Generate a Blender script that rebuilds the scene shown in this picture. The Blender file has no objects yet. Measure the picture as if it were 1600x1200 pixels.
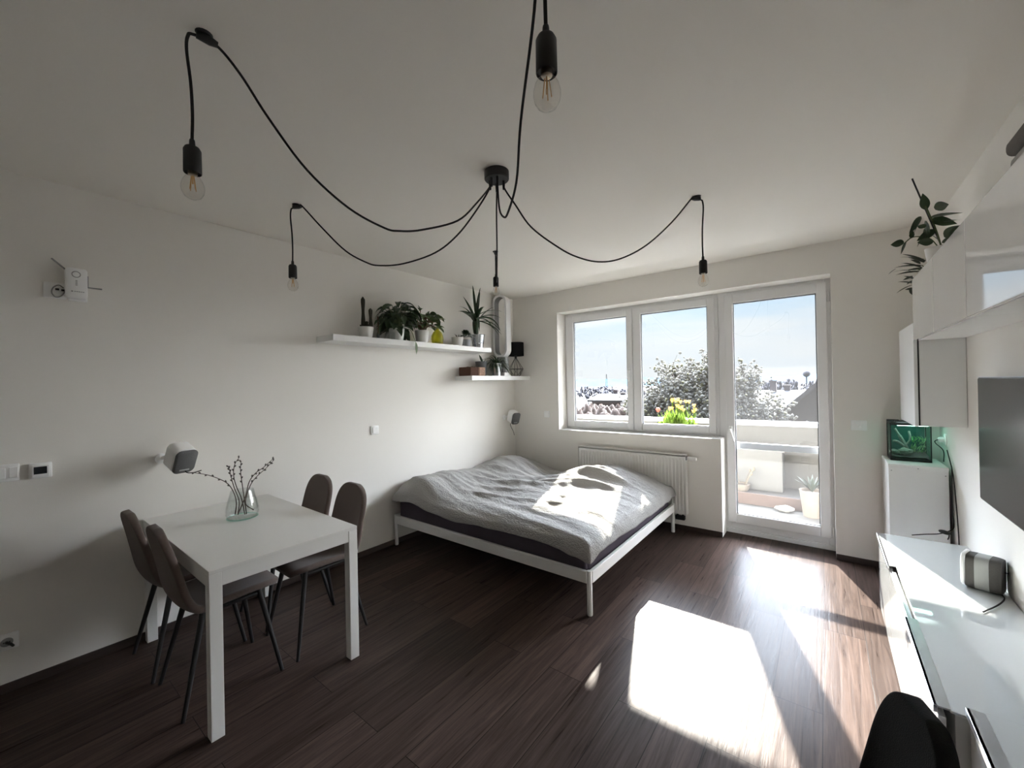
import bpy, bmesh, math, random
from mathutils import Vector, Matrix, Euler, noise
import numpy as np

R = math.radians
PI = math.pi
scene = bpy.context.scene
COL = scene.collection
scene.view_settings.view_transform = 'Standard'
scene.view_settings.look = 'None'
scene.view_settings.gamma = 1.0
scene.view_settings.exposure = EXPOSURE = 0.0
scene.view_settings.use_curve_mapping = False
rnd = random.Random(7)

# ------------------------------------------------------------------ materials
def new_mat(name):
    m = bpy.data.materials.new(name)
    m.use_nodes = True
    nt = m.node_tree
    for n in list(nt.nodes):
        nt.nodes.remove(n)
    out = nt.nodes.new('ShaderNodeOutputMaterial')
    return m, nt, out

def N(nt, typ, **kw):
    n = nt.nodes.new(typ)
    for k, v in kw.items():
        if k.startswith('i_'):
            n.inputs[k[2:].replace('_', ' ')].default_value = v
        else:
            setattr(n, k, v)
    return n

def pbr(name, col, rough=0.5, metal=0.0, spec=0.5, var=0.0, vscale=8.0, bump=0.0, bscale=60.0,
        trans=0.0, coat=0.0, stretch=(1, 1, 1), sheen=0.0, emit=None, estr=0.0):
    m, nt, out = new_mat(name)
    b = N(nt, 'ShaderNodeBsdfPrincipled')
    b.inputs['Base Color'].default_value = (*col, 1)
    b.inputs['Roughness'].default_value = rough
    b.inputs['Metallic'].default_value = metal
    b.inputs['Specular IOR Level'].default_value = spec
    b.inputs['Transmission Weight'].default_value = trans
    b.inputs['Coat Weight'].default_value = coat
    b.inputs['Sheen Weight'].default_value = sheen
    if emit:
        b.inputs['Emission Color'].default_value = (*emit, 1)
        b.inputs['Emission Strength'].default_value = estr
    tc = N(nt, 'ShaderNodeTexCoord')
    mp = N(nt, 'ShaderNodeMapping')
    mp.inputs['Scale'].default_value = stretch
    nt.links.new(tc.outputs['Object'], mp.inputs['Vector'])
    if var > 0:
        nz = N(nt, 'ShaderNodeTexNoise')
        nz.inputs['Scale'].default_value = vscale
        nz.inputs['Detail'].default_value = 4
        nt.links.new(mp.outputs['Vector'], nz.inputs['Vector'])
        mx = N(nt, 'ShaderNodeMix', data_type='RGBA')
        mx.inputs['A'].default_value = (*[max(0, c * (1 - var)) for c in col], 1)
        mx.inputs['B'].default_value = (*[min(1, c * (1 + var)) for c in col], 1)
        nt.links.new(nz.outputs['Fac'], mx.inputs['Factor'])
        nt.links.new(mx.outputs['Result'], b.inputs['Base Color'])
    if bump > 0:
        n2 = N(nt, 'ShaderNodeTexNoise')
        n2.inputs['Scale'].default_value = bscale
        n2.inputs['Detail'].default_value = 3
        nt.links.new(mp.outputs['Vector'], n2.inputs['Vector'])
        bp = N(nt, 'ShaderNodeBump')
        bp.inputs['Strength'].default_value = bump
        bp.inputs['Distance'].default_value = 0.01
        nt.links.new(n2.outputs['Fac'], bp.inputs['Height'])
        nt.links.new(bp.outputs['Normal'], b.inputs['Normal'])
    nt.links.new(b.outputs['BSDF'], out.inputs['Surface'])
    return m

def glass_mat(name, tint=(1, 1, 1), refl=1.0, haze=0.0):
    m, nt, out = new_mat(name)
    t = N(nt, 'ShaderNodeBsdfTransparent'); t.inputs['Color'].default_value = (*tint, 1)
    g = N(nt, 'ShaderNodeBsdfGlossy'); g.inputs['Roughness'].default_value = 0.02
    fr = N(nt, 'ShaderNodeLayerWeight'); fr.inputs['Blend'].default_value = .5
    pw = N(nt, 'ShaderNodeMath', operation='POWER'); pw.inputs[1].default_value = 4.0
    nt.links.new(fr.outputs['Facing'], pw.inputs[0])
    mu = N(nt, 'ShaderNodeMath', operation='MULTIPLY_ADD'); mu.inputs[1].default_value = .55 * refl; mu.inputs[2].default_value = .04 * refl
    nt.links.new(pw.outputs[0], mu.inputs[0])
    mx = N(nt, 'ShaderNodeMixShader')
    nt.links.new(mu.outputs[0], mx.inputs['Fac'])
    base = t
    if haze > 0:
        d = N(nt, 'ShaderNodeBsdfTranslucent'); d.inputs['Color'].default_value = (.9, .92, .95, 1)
        hm = N(nt, 'ShaderNodeMixShader'); hm.inputs['Fac'].default_value = haze
        nt.links.new(t.outputs[0], hm.inputs[1]); nt.links.new(d.outputs[0], hm.inputs[2])
        base = hm
    nt.links.new(base.outputs[0], mx.inputs[1])
    nt.links.new(g.outputs[0], mx.inputs[2])
    nt.links.new(mx.outputs[0], out.inputs['Surface'])
    return m

def floor_mat():
    m, nt, out = new_mat('dark_wood_planks')
    L = nt.links.new
    tc = N(nt, 'ShaderNodeTexCoord')
    mp = N(nt, 'ShaderNodeMapping')
    mp.inputs['Rotation'].default_value = (0, 0, R(90))
    L(tc.outputs['Object'], mp.inputs['Vector'])
    br = N(nt, 'ShaderNodeTexBrick')
    br.offset = 0.37
    br.inputs['Scale'].default_value = 1.0
    br.inputs['Brick Width'].default_value = 1.25
    br.inputs['Row Height'].default_value = 0.192
    br.inputs['Mortar Size'].default_value = 0.0018
    br.inputs['Mortar Smooth'].default_value = 0.3
    br.inputs['Bias'].default_value = 0.0
    br.inputs['Color1'].default_value = (0.0, 0.0, 0.0, 1)
    br.inputs['Color2'].default_value = (1, 1, 1, 1)
    br.inputs['Mortar'].default_value = (0.4, 0.4, 0.4, 1)
    L(mp.outputs['Vector'], br.inputs['Vector'])
    # grain runs along the planks (world Y)
    gm = N(nt, 'ShaderNodeMapping'); gm.inputs['Scale'].default_value = (26, 1.1, 1)
    L(tc.outputs['Object'], gm.inputs['Vector'])
    va = N(nt, 'ShaderNodeVectorMath', operation='ADD')
    sc = N(nt, 'ShaderNodeVectorMath', operation='SCALE'); sc.inputs['Scale'].default_value = 7.3
    L(br.outputs['Color'], sc.inputs[0])
    L(gm.outputs['Vector'], va.inputs[0]); L(sc.outputs[0], va.inputs[1])
    nz = N(nt, 'ShaderNodeTexNoise'); nz.inputs['Scale'].default_value = 1.6; nz.inputs['Detail'].default_value = 7
    nz.inputs['Roughness'].default_value = .65; nz.inputs['Distortion'].default_value = 1.1
    L(va.outputs[0], nz.inputs['Vector'])
    ramp = N(nt, 'ShaderNodeValToRGB')
    ramp.color_ramp.elements[0].position = .3; ramp.color_ramp.elements[0].color = (.0265, .0175, .0147, 1)
    ramp.color_ramp.elements[1].position = .72; ramp.color_ramp.elements[1].color = (.084, .057, .0475, 1)
    L(nz.outputs['Fac'], ramp.inputs['Fac'])
    # plank to plank tone
    hv = N(nt, 'ShaderNodeHueSaturation')
    mr = N(nt, 'ShaderNodeMapRange'); mr.inputs['To Min'].default_value = .72; mr.inputs['To Max'].default_value = 1.35
    L(br.outputs['Color'], mr.inputs['Value']); L(mr.outputs['Result'], hv.inputs['Value'])
    L(ramp.outputs['Color'], hv.inputs['Color'])
    mm = N(nt, 'ShaderNodeMix', data_type='RGBA'); mm.inputs['B'].default_value = (.012, .008, .007, 1)
    L(br.outputs['Fac'], mm.inputs['Factor']); L(hv.outputs['Color'], mm.inputs['A'])
    b = N(nt, 'ShaderNodeBsdfPrincipled')
    L(mm.outputs['Result'], b.inputs['Base Color'])
    rr = N(nt, 'ShaderNodeMapRange'); rr.inputs['To Min'].default_value = FLOOR_ROUGH - .05; rr.inputs['To Max'].default_value = FLOOR_ROUGH + .1
    L(nz.outputs['Fac'], rr.inputs['Value']); L(rr.outputs['Result'], b.inputs['Roughness'])
    b.inputs['Specular IOR Level'].default_value = 0.045
    bp = N(nt, 'ShaderNodeBump'); bp.inputs['Strength'].default_value = .22; bp.inputs['Distance'].default_value = .004
    L(nz.outputs['Fac'], bp.inputs['Height']); L(bp.outputs['Normal'], b.inputs['Normal'])
    L(b.outputs[0], out.inputs['Surface'])
    return m

FLOOR_ROUGH = 0.27
M = {}
M['wall'] = pbr('white_wall_paint', (.845, .82, .775), .9, spec=.2, var=.012, vscale=1.5, bump=.05, bscale=220)
M['ceiling'] = pbr('white_ceiling_paint', (.865, .835, .78), .95, spec=.1, var=.01, vscale=1.2, bump=.05, bscale=200)
M['floor'] = floor_mat()
M['skirt'] = pbr('dark_wood_skirting', (.045, .03, .026), .5, var=.3, vscale=14, stretch=(1, 1, 8))
M['upvc'] = pbr('white_window_plastic', (.82, .82, .82), .35, var=.01, vscale=5)
M['seal'] = pbr('grey_rubber_seal', (.12, .125, .13), .6, var=.05)
M['glass'] = glass_mat('window_glass', (.96, .98, .98), .9)
M['glass_haze'] = glass_mat('door_glass', (.93, .95, .95), .9, haze=.006)
M['bulb_glass'] = glass_mat('bulb_glass', (.97, .96, .94), 1.6)
M['vase_glass'] = glass_mat('clear_vase_glass', (.95, .965, .96), 1.5)
M['yellow_glass'] = glass_mat('yellow_glass', (.82, .80, .10), 1.2, haze=.25)
M['water_glass'] = glass_mat('aquarium_glass', (.72, .92, .86), .7)
M['white_metal'] = pbr('white_powder_coated_metal', (.78, .77, .74), .4, var=.02)
M['white_plastic'] = pbr('white_plastic', (.92, .92, .91), .35, var=.01)
M['white_lacquer'] = pbr('matt_white_lacquer', (.80, .80, .785), .35, var=.01, vscale=3)
M['white_gloss'] = pbr('high_gloss_white', (.80, .80, .79), .045, coat=.6, spec=.6, var=.006, vscale=2)
M['white_glass_top'] = pbr('white_back_painted_glass', (.70, .73, .72), .03, coat=1.0, spec=.8, var=.006, vscale=2)
M['alu'] = pbr('brushed_aluminium', (.72, .74, .77), .28, metal=1.0, var=.04, vscale=30, stretch=(1, 1, 20))
M['chrome'] = pbr('polished_zinc', (.70, .73, .76), .22, metal=1.0, var=.12, vscale=12)
M['black'] = pbr('black_plastic', (.012, .012, .013), .45, var=.1)
M['black_cord'] = pbr('black_textile_cord', (.012, .011, .011), .8, var=.2, vscale=300)
M['black_metal'] = pbr('black_metal', (.015, .015, .016), .42, var=.1)
M['filament'] = pbr('amber_filament', (.75, .42, .12), .5, var=.1)
M['brass'] = pbr('brass_cap', (.6, .55, .45), .3, metal=1, var=.05)
M['table_white'] = pbr('white_table_foil', (.80, .79, .755), .3, spec=.5, var=.01, vscale=4)
M['chair_fabric'] = pbr('grey_brown_upholstery', (.125, .092, .078), .9, spec=.15, var=.18, vscale=90, bump=.35, bscale=500, sheen=.25)
M['chair_black'] = pbr('black_upholstery', (.011, .011, .012), .92, spec=.12, var=.2, vscale=90, bump=.35, bscale=500, sheen=.06)
M['mattress'] = pbr('dark_plum_sheet', (.075, .062, .078), .9, spec=.1, var=.12, vscale=30, bump=.2, bscale=200)
M['tv_screen'] = pbr('dark_tv_screen', (.010, .012, .013), .20, spec=.35, var=.05)
M['tv_bezel'] = pbr('dark_tv_bezel', (.01, .01, .011), .4, var=.05)
M['soil'] = pbr('brown_potting_soil', (.05, .032, .022), .95, var=.4, vscale=60, bump=.8, bscale=120)
M['ceramic'] = pbr('white_ceramic', (.76, .75, .72), .35, var=.02)
M['dark_ceramic'] = pbr('dark_grey_ceramic', (.09, .095, .10), .45, var=.1)
M['grey_ceramic'] = pbr('grey_ceramic', (.30, .31, .33), .45, var=.1)
M['leaf_dark'] = pbr('dark_green_leaf', (.028, .060, .022), .4, var=.4, vscale=14)
M['leaf_mid'] = pbr('mid_green_leaf', (.075, .125, .04), .42, var=.45, vscale=16)
M['leaf_fresh'] = pbr('fresh_green_leaf', (.22, .36, .05), .5, var=.35, vscale=16)
M['leaf_grey'] = pbr('narrow_dusky_leaf', (.045, .055, .038), .5, var=.4, vscale=16)
M['stem_green'] = pbr('green_stem', (.08, .11, .04), .6, var=.3, vscale=20)
M['stem_red'] = pbr('reddish_stem', (.13, .08, .045), .6, var=.3, vscale=20)
M['cactus'] = pbr('dark_green_cactus', (.040, .038, .024), .8, var=.35, vscale=40, bump=.6, bscale=160)
M['bark'] = pbr('brown_bark', (.10, .075, .055), .9, var=.35, vscale=20, bump=.6, bscale=40)
M['twig'] = pbr('brown_twig', (.075, .050, .038), .8, var=.3, vscale=60)
M['catkin'] = pbr('grey_brown_catkin', (.13, .115, .10), .9, var=.3, vscale=90, bump=.4, bscale=300)
M['basket'] = pbr('woven_brown_basket', (.10, .042, .024), .8, var=.5, vscale=70, bump=1.0, bscale=110, stretch=(1, 1, 2.5))
M['basket_light'] = pbr('patterned_pink_weave', (.42, .27, .20), .85, var=.6, vscale=55, bump=.8, bscale=90)
M['shade_black'] = pbr('black_lampshade_fabric', (.008, .008, .009), .95, spec=.08, var=.1)
M['fan_white'] = pbr('white_satin_plastic', (.74, .74, .74), .3, var=.01)
M['fan_grey'] = pbr('grey_satin_plastic', (.26, .26, .265), .35, var=.04)
M['speaker_cloth'] = pbr('grey_speaker_cloth', (.13, .13, .13), .85, var=.2, vscale=160, bump=.3, bscale=600)
M['speaker_dark'] = pbr('dark_grey_speaker_cloth', (.105, .10, .095), .85, var=.15, vscale=160, bump=.3, bscale=600)
M['speaker_light'] = pbr('light_grey_speaker_panel', (.42, .43, .42), .6, var=.03)
M['display'] = pbr('dark_display', (.01, .012, .016), .15, var=.05)
M['grey_mark'] = pbr('grey_printing', (.35, .35, .35), .6, var=.05)
M['grey_plastic'] = pbr('grey_plastic', (.24, .24, .24), .5, var=.05)
M['grey_fabric'] = pbr('grey_felt', (.36, .35, .32), .95, var=.12, vscale=40, bump=.4, bscale=300)
M['grey_fabric_dark'] = pbr('taupe_felt', (.16, .14, .125), .95, var=.12, vscale=40, bump=.4, bscale=300)
M['tank_back'] = pbr('teal_backing', (.03, .12, .10), .6, var=.5, vscale=18)
M['gravel'] = pbr('dark_gravel', (.09, .085, .075), .9, var=.6, vscale=160, bump=1, bscale=200)
M['rock'] = pbr('pale_grey_rock', (.30, .29, .25), .9, var=.35, vscale=35, bump=.8, bscale=70)
M['driftwood'] = pbr('weathered_driftwood', (.20, .19, .17), .85, var=.4, vscale=40, bump=.6, bscale=80)
M['aqua_plant'] = pbr('bright_water_plant', (.25, .50, .20), .6, var=.4, vscale=30)
M['tank_light'] = pbr('tank_light_strip', (.8, .9, .9), .5, emit=(.75, 1.0, .93), estr=4.0, var=.01)
# outdoors
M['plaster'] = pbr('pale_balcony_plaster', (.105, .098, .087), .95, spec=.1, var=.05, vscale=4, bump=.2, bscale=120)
M['cap'] = pbr('white_coping', (.85, .85, .83), .5, var=.03)
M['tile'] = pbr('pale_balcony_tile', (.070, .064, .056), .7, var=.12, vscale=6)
M['plank'] = pbr('pinkish_planks', (.085, .054, .041), .8, var=.25, vscale=8, stretch=(1, 8, 8))
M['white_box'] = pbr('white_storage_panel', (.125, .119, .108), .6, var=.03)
M['field'] = pbr('pale_spring_fields', (.0165, .0155, .0175), .95, spec=.05, var=.5, vscale=.05)
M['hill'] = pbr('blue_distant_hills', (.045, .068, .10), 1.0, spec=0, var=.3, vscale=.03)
M['roof_brown'] = pbr('grey_brown_roof', (.062, .054, .052), .9, var=.2, vscale=6)
M['roof_pale'] = pbr('pale_metal_roof', (.052, .058, .076), .6, var=.1, vscale=2)
M['roof_white'] = pbr('whitish_roof', (.07, .068, .066), .8, var=.1, vscale=2)
M['house_beige'] = pbr('beige_house_wall', (.12, .10, .083), .9, var=.15, vscale=2)
M['house_white'] = pbr('white_house_wall', (.14, .13, .12), .9, var=.1, vscale=2)
M['chimney'] = pbr('dark_chimney_brick', (.12, .10, .10), .9, var=.3, vscale=9)
M['hedge'] = pbr('reddish_bare_hedge', (.030, .0165, .0105), .95, var=.5, vscale=4, bump=1, bscale=8)
M['far_trees'] = pbr('grey_bare_trees', (.075, .073, .082), .95, spec=.05, var=.35, vscale=.5)
M['blossom'] = pbr('white_blossom', (.62, .60, .55), .9, spec=.1, var=.15, vscale=3)
def petal_mat(name, col, tr):
    m, nt, out = new_mat(name)
    a = N(nt, 'ShaderNodeBsdfDiffuse'); a.inputs['Color'].default_value = (*col, 1)
    b = N(nt, 'ShaderNodeBsdfTranslucent'); b.inputs['Color'].default_value = (*col, 1)
    mx = N(nt, 'ShaderNodeMixShader'); mx.inputs['Fac'].default_value = tr
    nt.links.new(a.outputs[0], mx.inputs[1]); nt.links.new(b.outputs[0], mx.inputs[2]); nt.links.new(mx.outputs[0], out.inputs['Surface'])
    return m
M['blossom'] = petal_mat('white_blossom_petals', (.27, .262, .24), .5)
M['leaf_fresh'] = petal_mat('fresh_backlit_leaf', (.095, .15, .022), .5)
M['tulip_yellow'] = petal_mat('yellow_backlit_petal', (.32, .18, .03), .5)
M['bud_leaf'] = pbr('olive_bud', (.16, .15, .09), .9, var=.3, vscale=3)
M['tulip_yellow'] = pbr('yellow_petal', (.80, .50, .10), .6, var=.3, vscale=20)
M['tulip_red'] = pbr('red_petal', (.55, .06, .03), .6, var=.2, vscale=20)
M['terracotta'] = pbr('pale_terracotta', (.17, .14, .11), .85, var=.15, vscale=12)
M['dry'] = pbr('dry_straw_stalk', (.16, .13, .09), .9, var=.3, vscale=20)

# ------------------------------------------------------------------ mesh helpers
def box(bm, x0, x1, y0, y1, z0, z1, bev=0.0, seg=2, rot=None, pivot=None):
    res = bmesh.ops.create_cube(bm, size=1.0)
    vs = res['verts']
    for v in vs:
        v.co = Vector((x0 + (v.co.x + .5) * (x1 - x0), y0 + (v.co.y + .5) * (y1 - y0), z0 + (v.co.z + .5) * (z1 - z0)))
    if bev > 0:
        es = list({e for v in vs for e in v.link_edges})
        r2 = bmesh.ops.bevel(bm, geom=es, offset=bev, segments=seg, affect='EDGES', profile=.5)
        vs = list({v for f in r2['faces'] for v in f.verts} | {v for v in vs if v.is_valid})
    if rot is not None:
        p = Vector(pivot) if pivot else Vector(((x0 + x1) / 2, (y0 + y1) / 2, (z0 + z1) / 2))
        for v in vs:
            v.co = p + rot @ (v.co - p)
    return vs

def tube(bm, pts, r, seg=8, closed=False, cap=True):
    pts = [Vector(p) for p in pts]
    n = len(pts)
    rs = r if isinstance(r, (list, tuple)) else [r] * n
    rings = []
    t0 = (pts[1] - pts[0]).normalized()
    up = Vector((0, 0, 1)) if abs(t0.z) < .9 else Vector((1, 0, 0))
    nrm = (up - t0 * up.dot(t0)).normalized()
    for i, p in enumerate(pts):
        if closed:
            t = (pts[(i + 1) % n] - pts[i - 1]).normalized()
        else:
            t = (pts[min(i + 1, n - 1)] - pts[max(i - 1, 0)]).normalized()
        nrm = (nrm - t * nrm.dot(t))
        if nrm.length < 1e-6:
            nrm = t.orthogonal()
        nrm.normalize()
        bi = t.cross(nrm)
        rings.append([bm.verts.new(p + (nrm * math.cos(2 * PI * k / seg) + bi * math.sin(2 * PI * k / seg)) * rs[i]) for k in range(seg)])
    m = n if closed else n - 1
    for i in range(m):
        a, b = rings[i], rings[(i + 1) % n]
        for k in range(seg):
            bm.faces.new((a[k], a[(k + 1) % seg], b[(k + 1) % seg], b[k]))
    if cap and not closed:
        bm.faces.new(list(reversed(rings[0])))
        bm.faces.new(rings[-1])

def smooth_path(pts, sub=6):
    """Catmull-Rom through the points."""
    P = [Vector(p) for p in pts]
    P = [P[0] * 2 - P[1]] + P + [P[-1] * 2 - P[-2]]
    out = []
    for i in range(1, len(P) - 2):
        for k in range(sub):
            t = k / sub
            a, b, c, d = P[i - 1], P[i], P[i + 1], P[i + 2]
            out.append(.5 * ((2 * b) + (c - a) * t + (2 * a - 5 * b + 4 * c - d) * t * t + (3 * b - a - 3 * c + d) * t ** 3))
    out.append(P[-2])
    return out

def lathe(bm, prof, c=(0, 0, 0), seg=28, axis='z', cap_lo=True, cap_hi=True, sx=1, sy=1):
    """prof: list of (radius, height)."""
    c = Vector(c)
    rings = []
    for r, h in prof:
        ring = []
        for k in range(seg):
            a = 2 * PI * k / seg
            if axis == 'z':
                p = Vector((r * math.cos(a) * sx, r * math.sin(a) * sy, h))
            elif axis == 'x':
                p = Vector((h, r * math.cos(a), r * math.sin(a)))
            else:
                p = Vector((r * math.sin(a), h, r * math.cos(a)))
            ring.append(bm.verts.new(c + p))
        rings.append(ring)
    for i in range(len(rings) - 1):
        a, b = rings[i], rings[i + 1]
        for k in range(seg):
            bm.faces.new((a[k], a[(k + 1) % seg], b[(k + 1) % seg], b[k]))
    if cap_lo:
        bm.faces.new(list(reversed(rings[0])))
    if cap_hi:
        bm.faces.new(rings[-1])

def ball(bm, c, r, seg=12, ring=8, s=(1, 1, 1), rot=None):
    res = bmesh.ops.create_uvsphere(bm, u_segments=seg, v_segments=ring, radius=r)
    for v in res['verts']:
        p = Vector((v.co.x * s[0], v.co.y * s[1], v.co.z * s[2]))
        if rot is not None:
            p = rot @ p
        v.co = p + Vector(c)

def lump(bm, c, r, s=(1, 1, 1), seed=0, amp=.25, sub=3):
    res = bmesh.ops.create_icosphere(bm, subdivisions=sub, radius=1.0)
    for v in res['verts']:
        d = v.co.normalized()
        k = 1 + amp * noise.noise(d * 1.7 + Vector((seed * 3.1, seed * 1.7, seed))) + amp * .4 * noise.noise(d * 4.5 + Vector((seed, 0, 0)))
        v.co = Vector((d.x * s[0] * r * k, d.y * s[1] * r * k, d.z * s[2] * r * k)) + Vector(c)

def leaf(bm, base, d, length, width, droop=.5, nseg=6, fold=.25, tip=.15, twist=0.0, shape='ovate'):
    """A curved leaf blade with a folded midrib: base point, start direction, drooping under its own weight."""
    p = Vector(base); t = Vector(d).normalized()
    side = t.cross(Vector((0, 0, 1)))
    if side.length < .05:
        side = Vector((math.cos(twist * 7), math.sin(twist * 7), 0))
    side.normalize()
    side = Matrix.Rotation(twist, 3, t) @ side
    step = length / nseg
    rows = []
    for i in range(nseg + 1):
        s = i / nseg
        if shape == 'strap':
            w = width * (min(1, .55 + s * 2) if s < .3 else 1) * (1 - max(0, (s - .45) / .55) ** 1.6)
        else:
            w = width * math.sin(PI * min(1, (s * .93 + .05)) ** .75)
        w = max(w, width * .03) / 2
        up = side.cross(t).normalized()
        rows.append((bm.verts.new(p - side * w + up * w * fold), bm.verts.new(p.copy()), bm.verts.new(p + side * w + up * w * fold)))
        t = (t + Vector((0, 0, -1)) * droop * (1.0 / nseg) * (.4 + 1.2 * s)).normalized()
        side = (side - t * side.dot(t)).normalized()
        p = p + t * step
    for i in range(nseg):
        a, b = rows[i], rows[i + 1]
        bm.faces.new((a[0], a[1], b[1], b[0]))
        bm.faces.new((a[1], a[2], b[2], b[1]))

def srect(bm, w, h, d, r, seg=6, y0=0.0, taper=1.0, bev=0.0):
    """Rounded rectangle in XZ, extruded along +Y from y0 to y0+d."""
    pts = []
    for (sx, sz, a0) in ((1, 1, 0), (-1, 1, 90), (-1, -1, 180), (1, -1, 270)):
        for k in range(seg + 1):
            a = R(a0 + 90 * k / seg)
            pts.append((sx * (w / 2 - r) + r * math.cos(a), sz * (h / 2 - r) + r * math.sin(a)))
    rings = []
    lay = [(y0, 1 - bev * 2 / w, ), (y0 + bev, 1), (y0 + d - bev, taper), (y0 + d, taper - bev * 2 / w)] if bev > 0 else [(y0, 1), (y0 + d, taper)]
    for (y, k) in lay:
        rings.append([bm.verts.new((x * k, y, z * k)) for x, z in pts])
    n = len(pts)
    for a, b in zip(rings, rings[1:]):
        for k in range(n):
            bm.faces.new((a[k], b[k], b[(k + 1) % n], a[(k + 1) % n]))
    bm.faces.new(rings[0]); bm.faces.new(list(reversed(rings[-1])))

def _unit_ico(sub):
    b = bmesh.new(); bmesh.ops.create_icosphere(b, subdivisions=sub, radius=1.0)
    v = np.array([tuple(x.co) for x in b.verts]); f = np.array([[x.index for x in p.verts] for p in b.faces]); b.free()
    return v, f
def scatter_mesh(name, centers, scales, mat, parent=None, sub=1, jitter=0.0, seed=0):
    """Many small rounded clumps as one mesh."""
    uv, uf = _unit_ico(sub)
    C_ = np.asarray(centers, float); S_ = np.asarray(scales, float)
    if S_.ndim == 1: S_ = np.repeat(S_[:, None], 3, 1)
    if parent is not None: C_ = C_ - np.array(parent.location)
    g = np.random.default_rng(seed)
    V = uv[None] * S_[:, None, :]
    if jitter: V = V * (1 + jitter * (g.random((len(C_), len(uv), 1)) - .5) * 2)
    V = V + C_[:, None, :]
    F = uf[None] + (np.arange(len(C_)) * len(uv))[:, None, None]
    me = bpy.data.meshes.new(name)
    V = V.reshape(-1, 3); F = F.reshape(-1, 3)
    me.vertices.add(len(V)); me.vertices.foreach_set('co', V.astype(np.float32).ravel())
    me.loops.add(F.size); me.loops.foreach_set('vertex_index', F.ravel().astype(np.int32))
    me.polygons.add(len(F)); me.polygons.foreach_set('loop_start', np.arange(0, F.size, 3, dtype=np.int32))
    me.update(calc_edges=True); me.validate()
    me.materials.append(mat)
    o = bpy.data.objects.new(name, me); COL.objects.link(o)
    if parent is not None: o.parent = parent
    return o
class B:
    """with-less bmesh builder"""
    def __init__(self): self.bm = bmesh.new()

def obj(name, bm, mat, parent=None, smooth=False, local=False, mods=None):
    """Link a bmesh as ONE mesh object. World coordinates unless local=True."""
    bmesh.ops.recalc_face_normals(bm, faces=bm.faces)
    if smooth:
        ang = R(38)
        for f in bm.faces:
            f.smooth = True
        for e in bm.edges:
            if len(e.link_faces) == 2 and e.calc_face_angle(0) > ang:
                e.smooth = False
    me = bpy.data.meshes.new(name)
    if parent is not None and not local:
        off = parent.matrix_basis.translation.copy()
        q = parent.parent
        while q is not None:
            off += q.matrix_basis.translation
            q = q.parent
        bmesh.ops.translate(bm, verts=bm.verts, vec=-off)
    bm.to_mesh(me); bm.free()
    me.materials.append(mat)
    o = bpy.data.objects.new(name, me)
    COL.objects.link(o)
    if parent is not None:
        o.parent = parent
    return o

def new(): return bmesh.new()

def thing(name, label, cat, loc=(0, 0, 0), rotz=0.0, group=None, rot=None):
    o = bpy.data.objects.new(name, None)
    COL.objects.link(o)
    o.location = loc
    o.rotation_euler = rot if rot is not None else (0, 0, rotz)
    o.empty_display_size = .05
    o['label'] = label; o['category'] = cat
    if group: o['group'] = group
    return o

def tag(o, label, cat, group=None, kind=None):
    o['label'] = label; o['category'] = cat
    if group: o['group'] = group
    if kind: o['kind'] = kind
    return o

def struct(name, bm, m, parent=None, smooth=False):
    o = obj(name, bm, m, parent, smooth=smooth)
    if parent is None: o['kind'] = 'structure'
    return o

def center_mesh(o):
    """Move a single-mesh thing's origin to the centre of its base."""
    me = o.data
    n = len(me.vertices)
    co = np.empty(n * 3); me.vertices.foreach_get('co', co); co = co.reshape(-1, 3)
    c = Vector(((co[:, 0].min() + co[:, 0].max()) / 2, (co[:, 1].min() + co[:, 1].max()) / 2, co[:, 2].min()))
    me.transform(Matrix.Translation(-c)); o.location = c
    return o

def copy_tree(o, parent=None):
    c = o.copy(); COL.objects.link(c)
    if parent is not None: c.parent = parent
    for ch in list(o.children):
        copy_tree(ch, c)
    return c

# ------------------------------------------------------------------ camera (calibrated from the room's lines)
H = 2.65
W = 3.96
YB = -6.4
yaw, pitch, roll, fpx = -0.658575276, 0.00277291, -0.0194072863, 633.06754
cam_loc = Vector((3.29855053, -4.31201354, 1.50204074))
cy, sy, cp, sp = math.cos(yaw), math.sin(yaw), math.cos(pitch), math.sin(pitch)
fwd = Vector((sy * cp, cy * cp, sp)); rgt = Vector((cy, -sy, 0)); upv = rgt.cross(fwd)
cr, sr = math.cos(roll), math.sin(roll)
r2 = rgt * cr + upv * sr; u2 = -rgt * sr + upv * cr
cd = bpy.data.cameras.new('camera'); cam = bpy.data.objects.new('camera', cd); COL.objects.link(cam)
cd.sensor_width = 36.0; cd.sensor_fit = 'HORIZONTAL'; cd.lens = fpx / 1600 * 36.0
cd.clip_start = .02; cd.clip_end = 3000
mw = Matrix.Identity(4)
for i in range(3):
    mw[i][0], mw[i][1], mw[i][2], mw[i][3] = r2[i], u2[i], -fwd[i], cam_loc[i]
cam.matrix_world = mw
scene.camera = cam

# ------------------------------------------------------------------ room shell
T = .36                                    # thickness of the window wall
NX0, NXD, NX1 = .684, 2.492, 3.345         # niche: left, door start, right
NZ0, NZ1 = .935, 2.384                     # sill height, niche top
bm = new(); box(bm, -.2, W + .2, YB - .2, .20, -.12, 0); struct('floor', bm, M['floor'])
bm = new(); box(bm, -.2, W + .2, YB - .2, T, H, H + .15); struct('ceiling', bm, M['ceiling'])
bm = new(); box(bm, -.2, 0, YB, T, -.12, H); struct('wall_left', bm, M['wall'])
bm = new(); box(bm, W, W + .2, YB, T, -.12, H); struct('wall_right', bm, M['wall'])
bm = new(); box(bm, -.2, W + .2, YB - .2, YB, -.12, H); struct('wall_front', bm, M['wall'])
bm = new()
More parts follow.
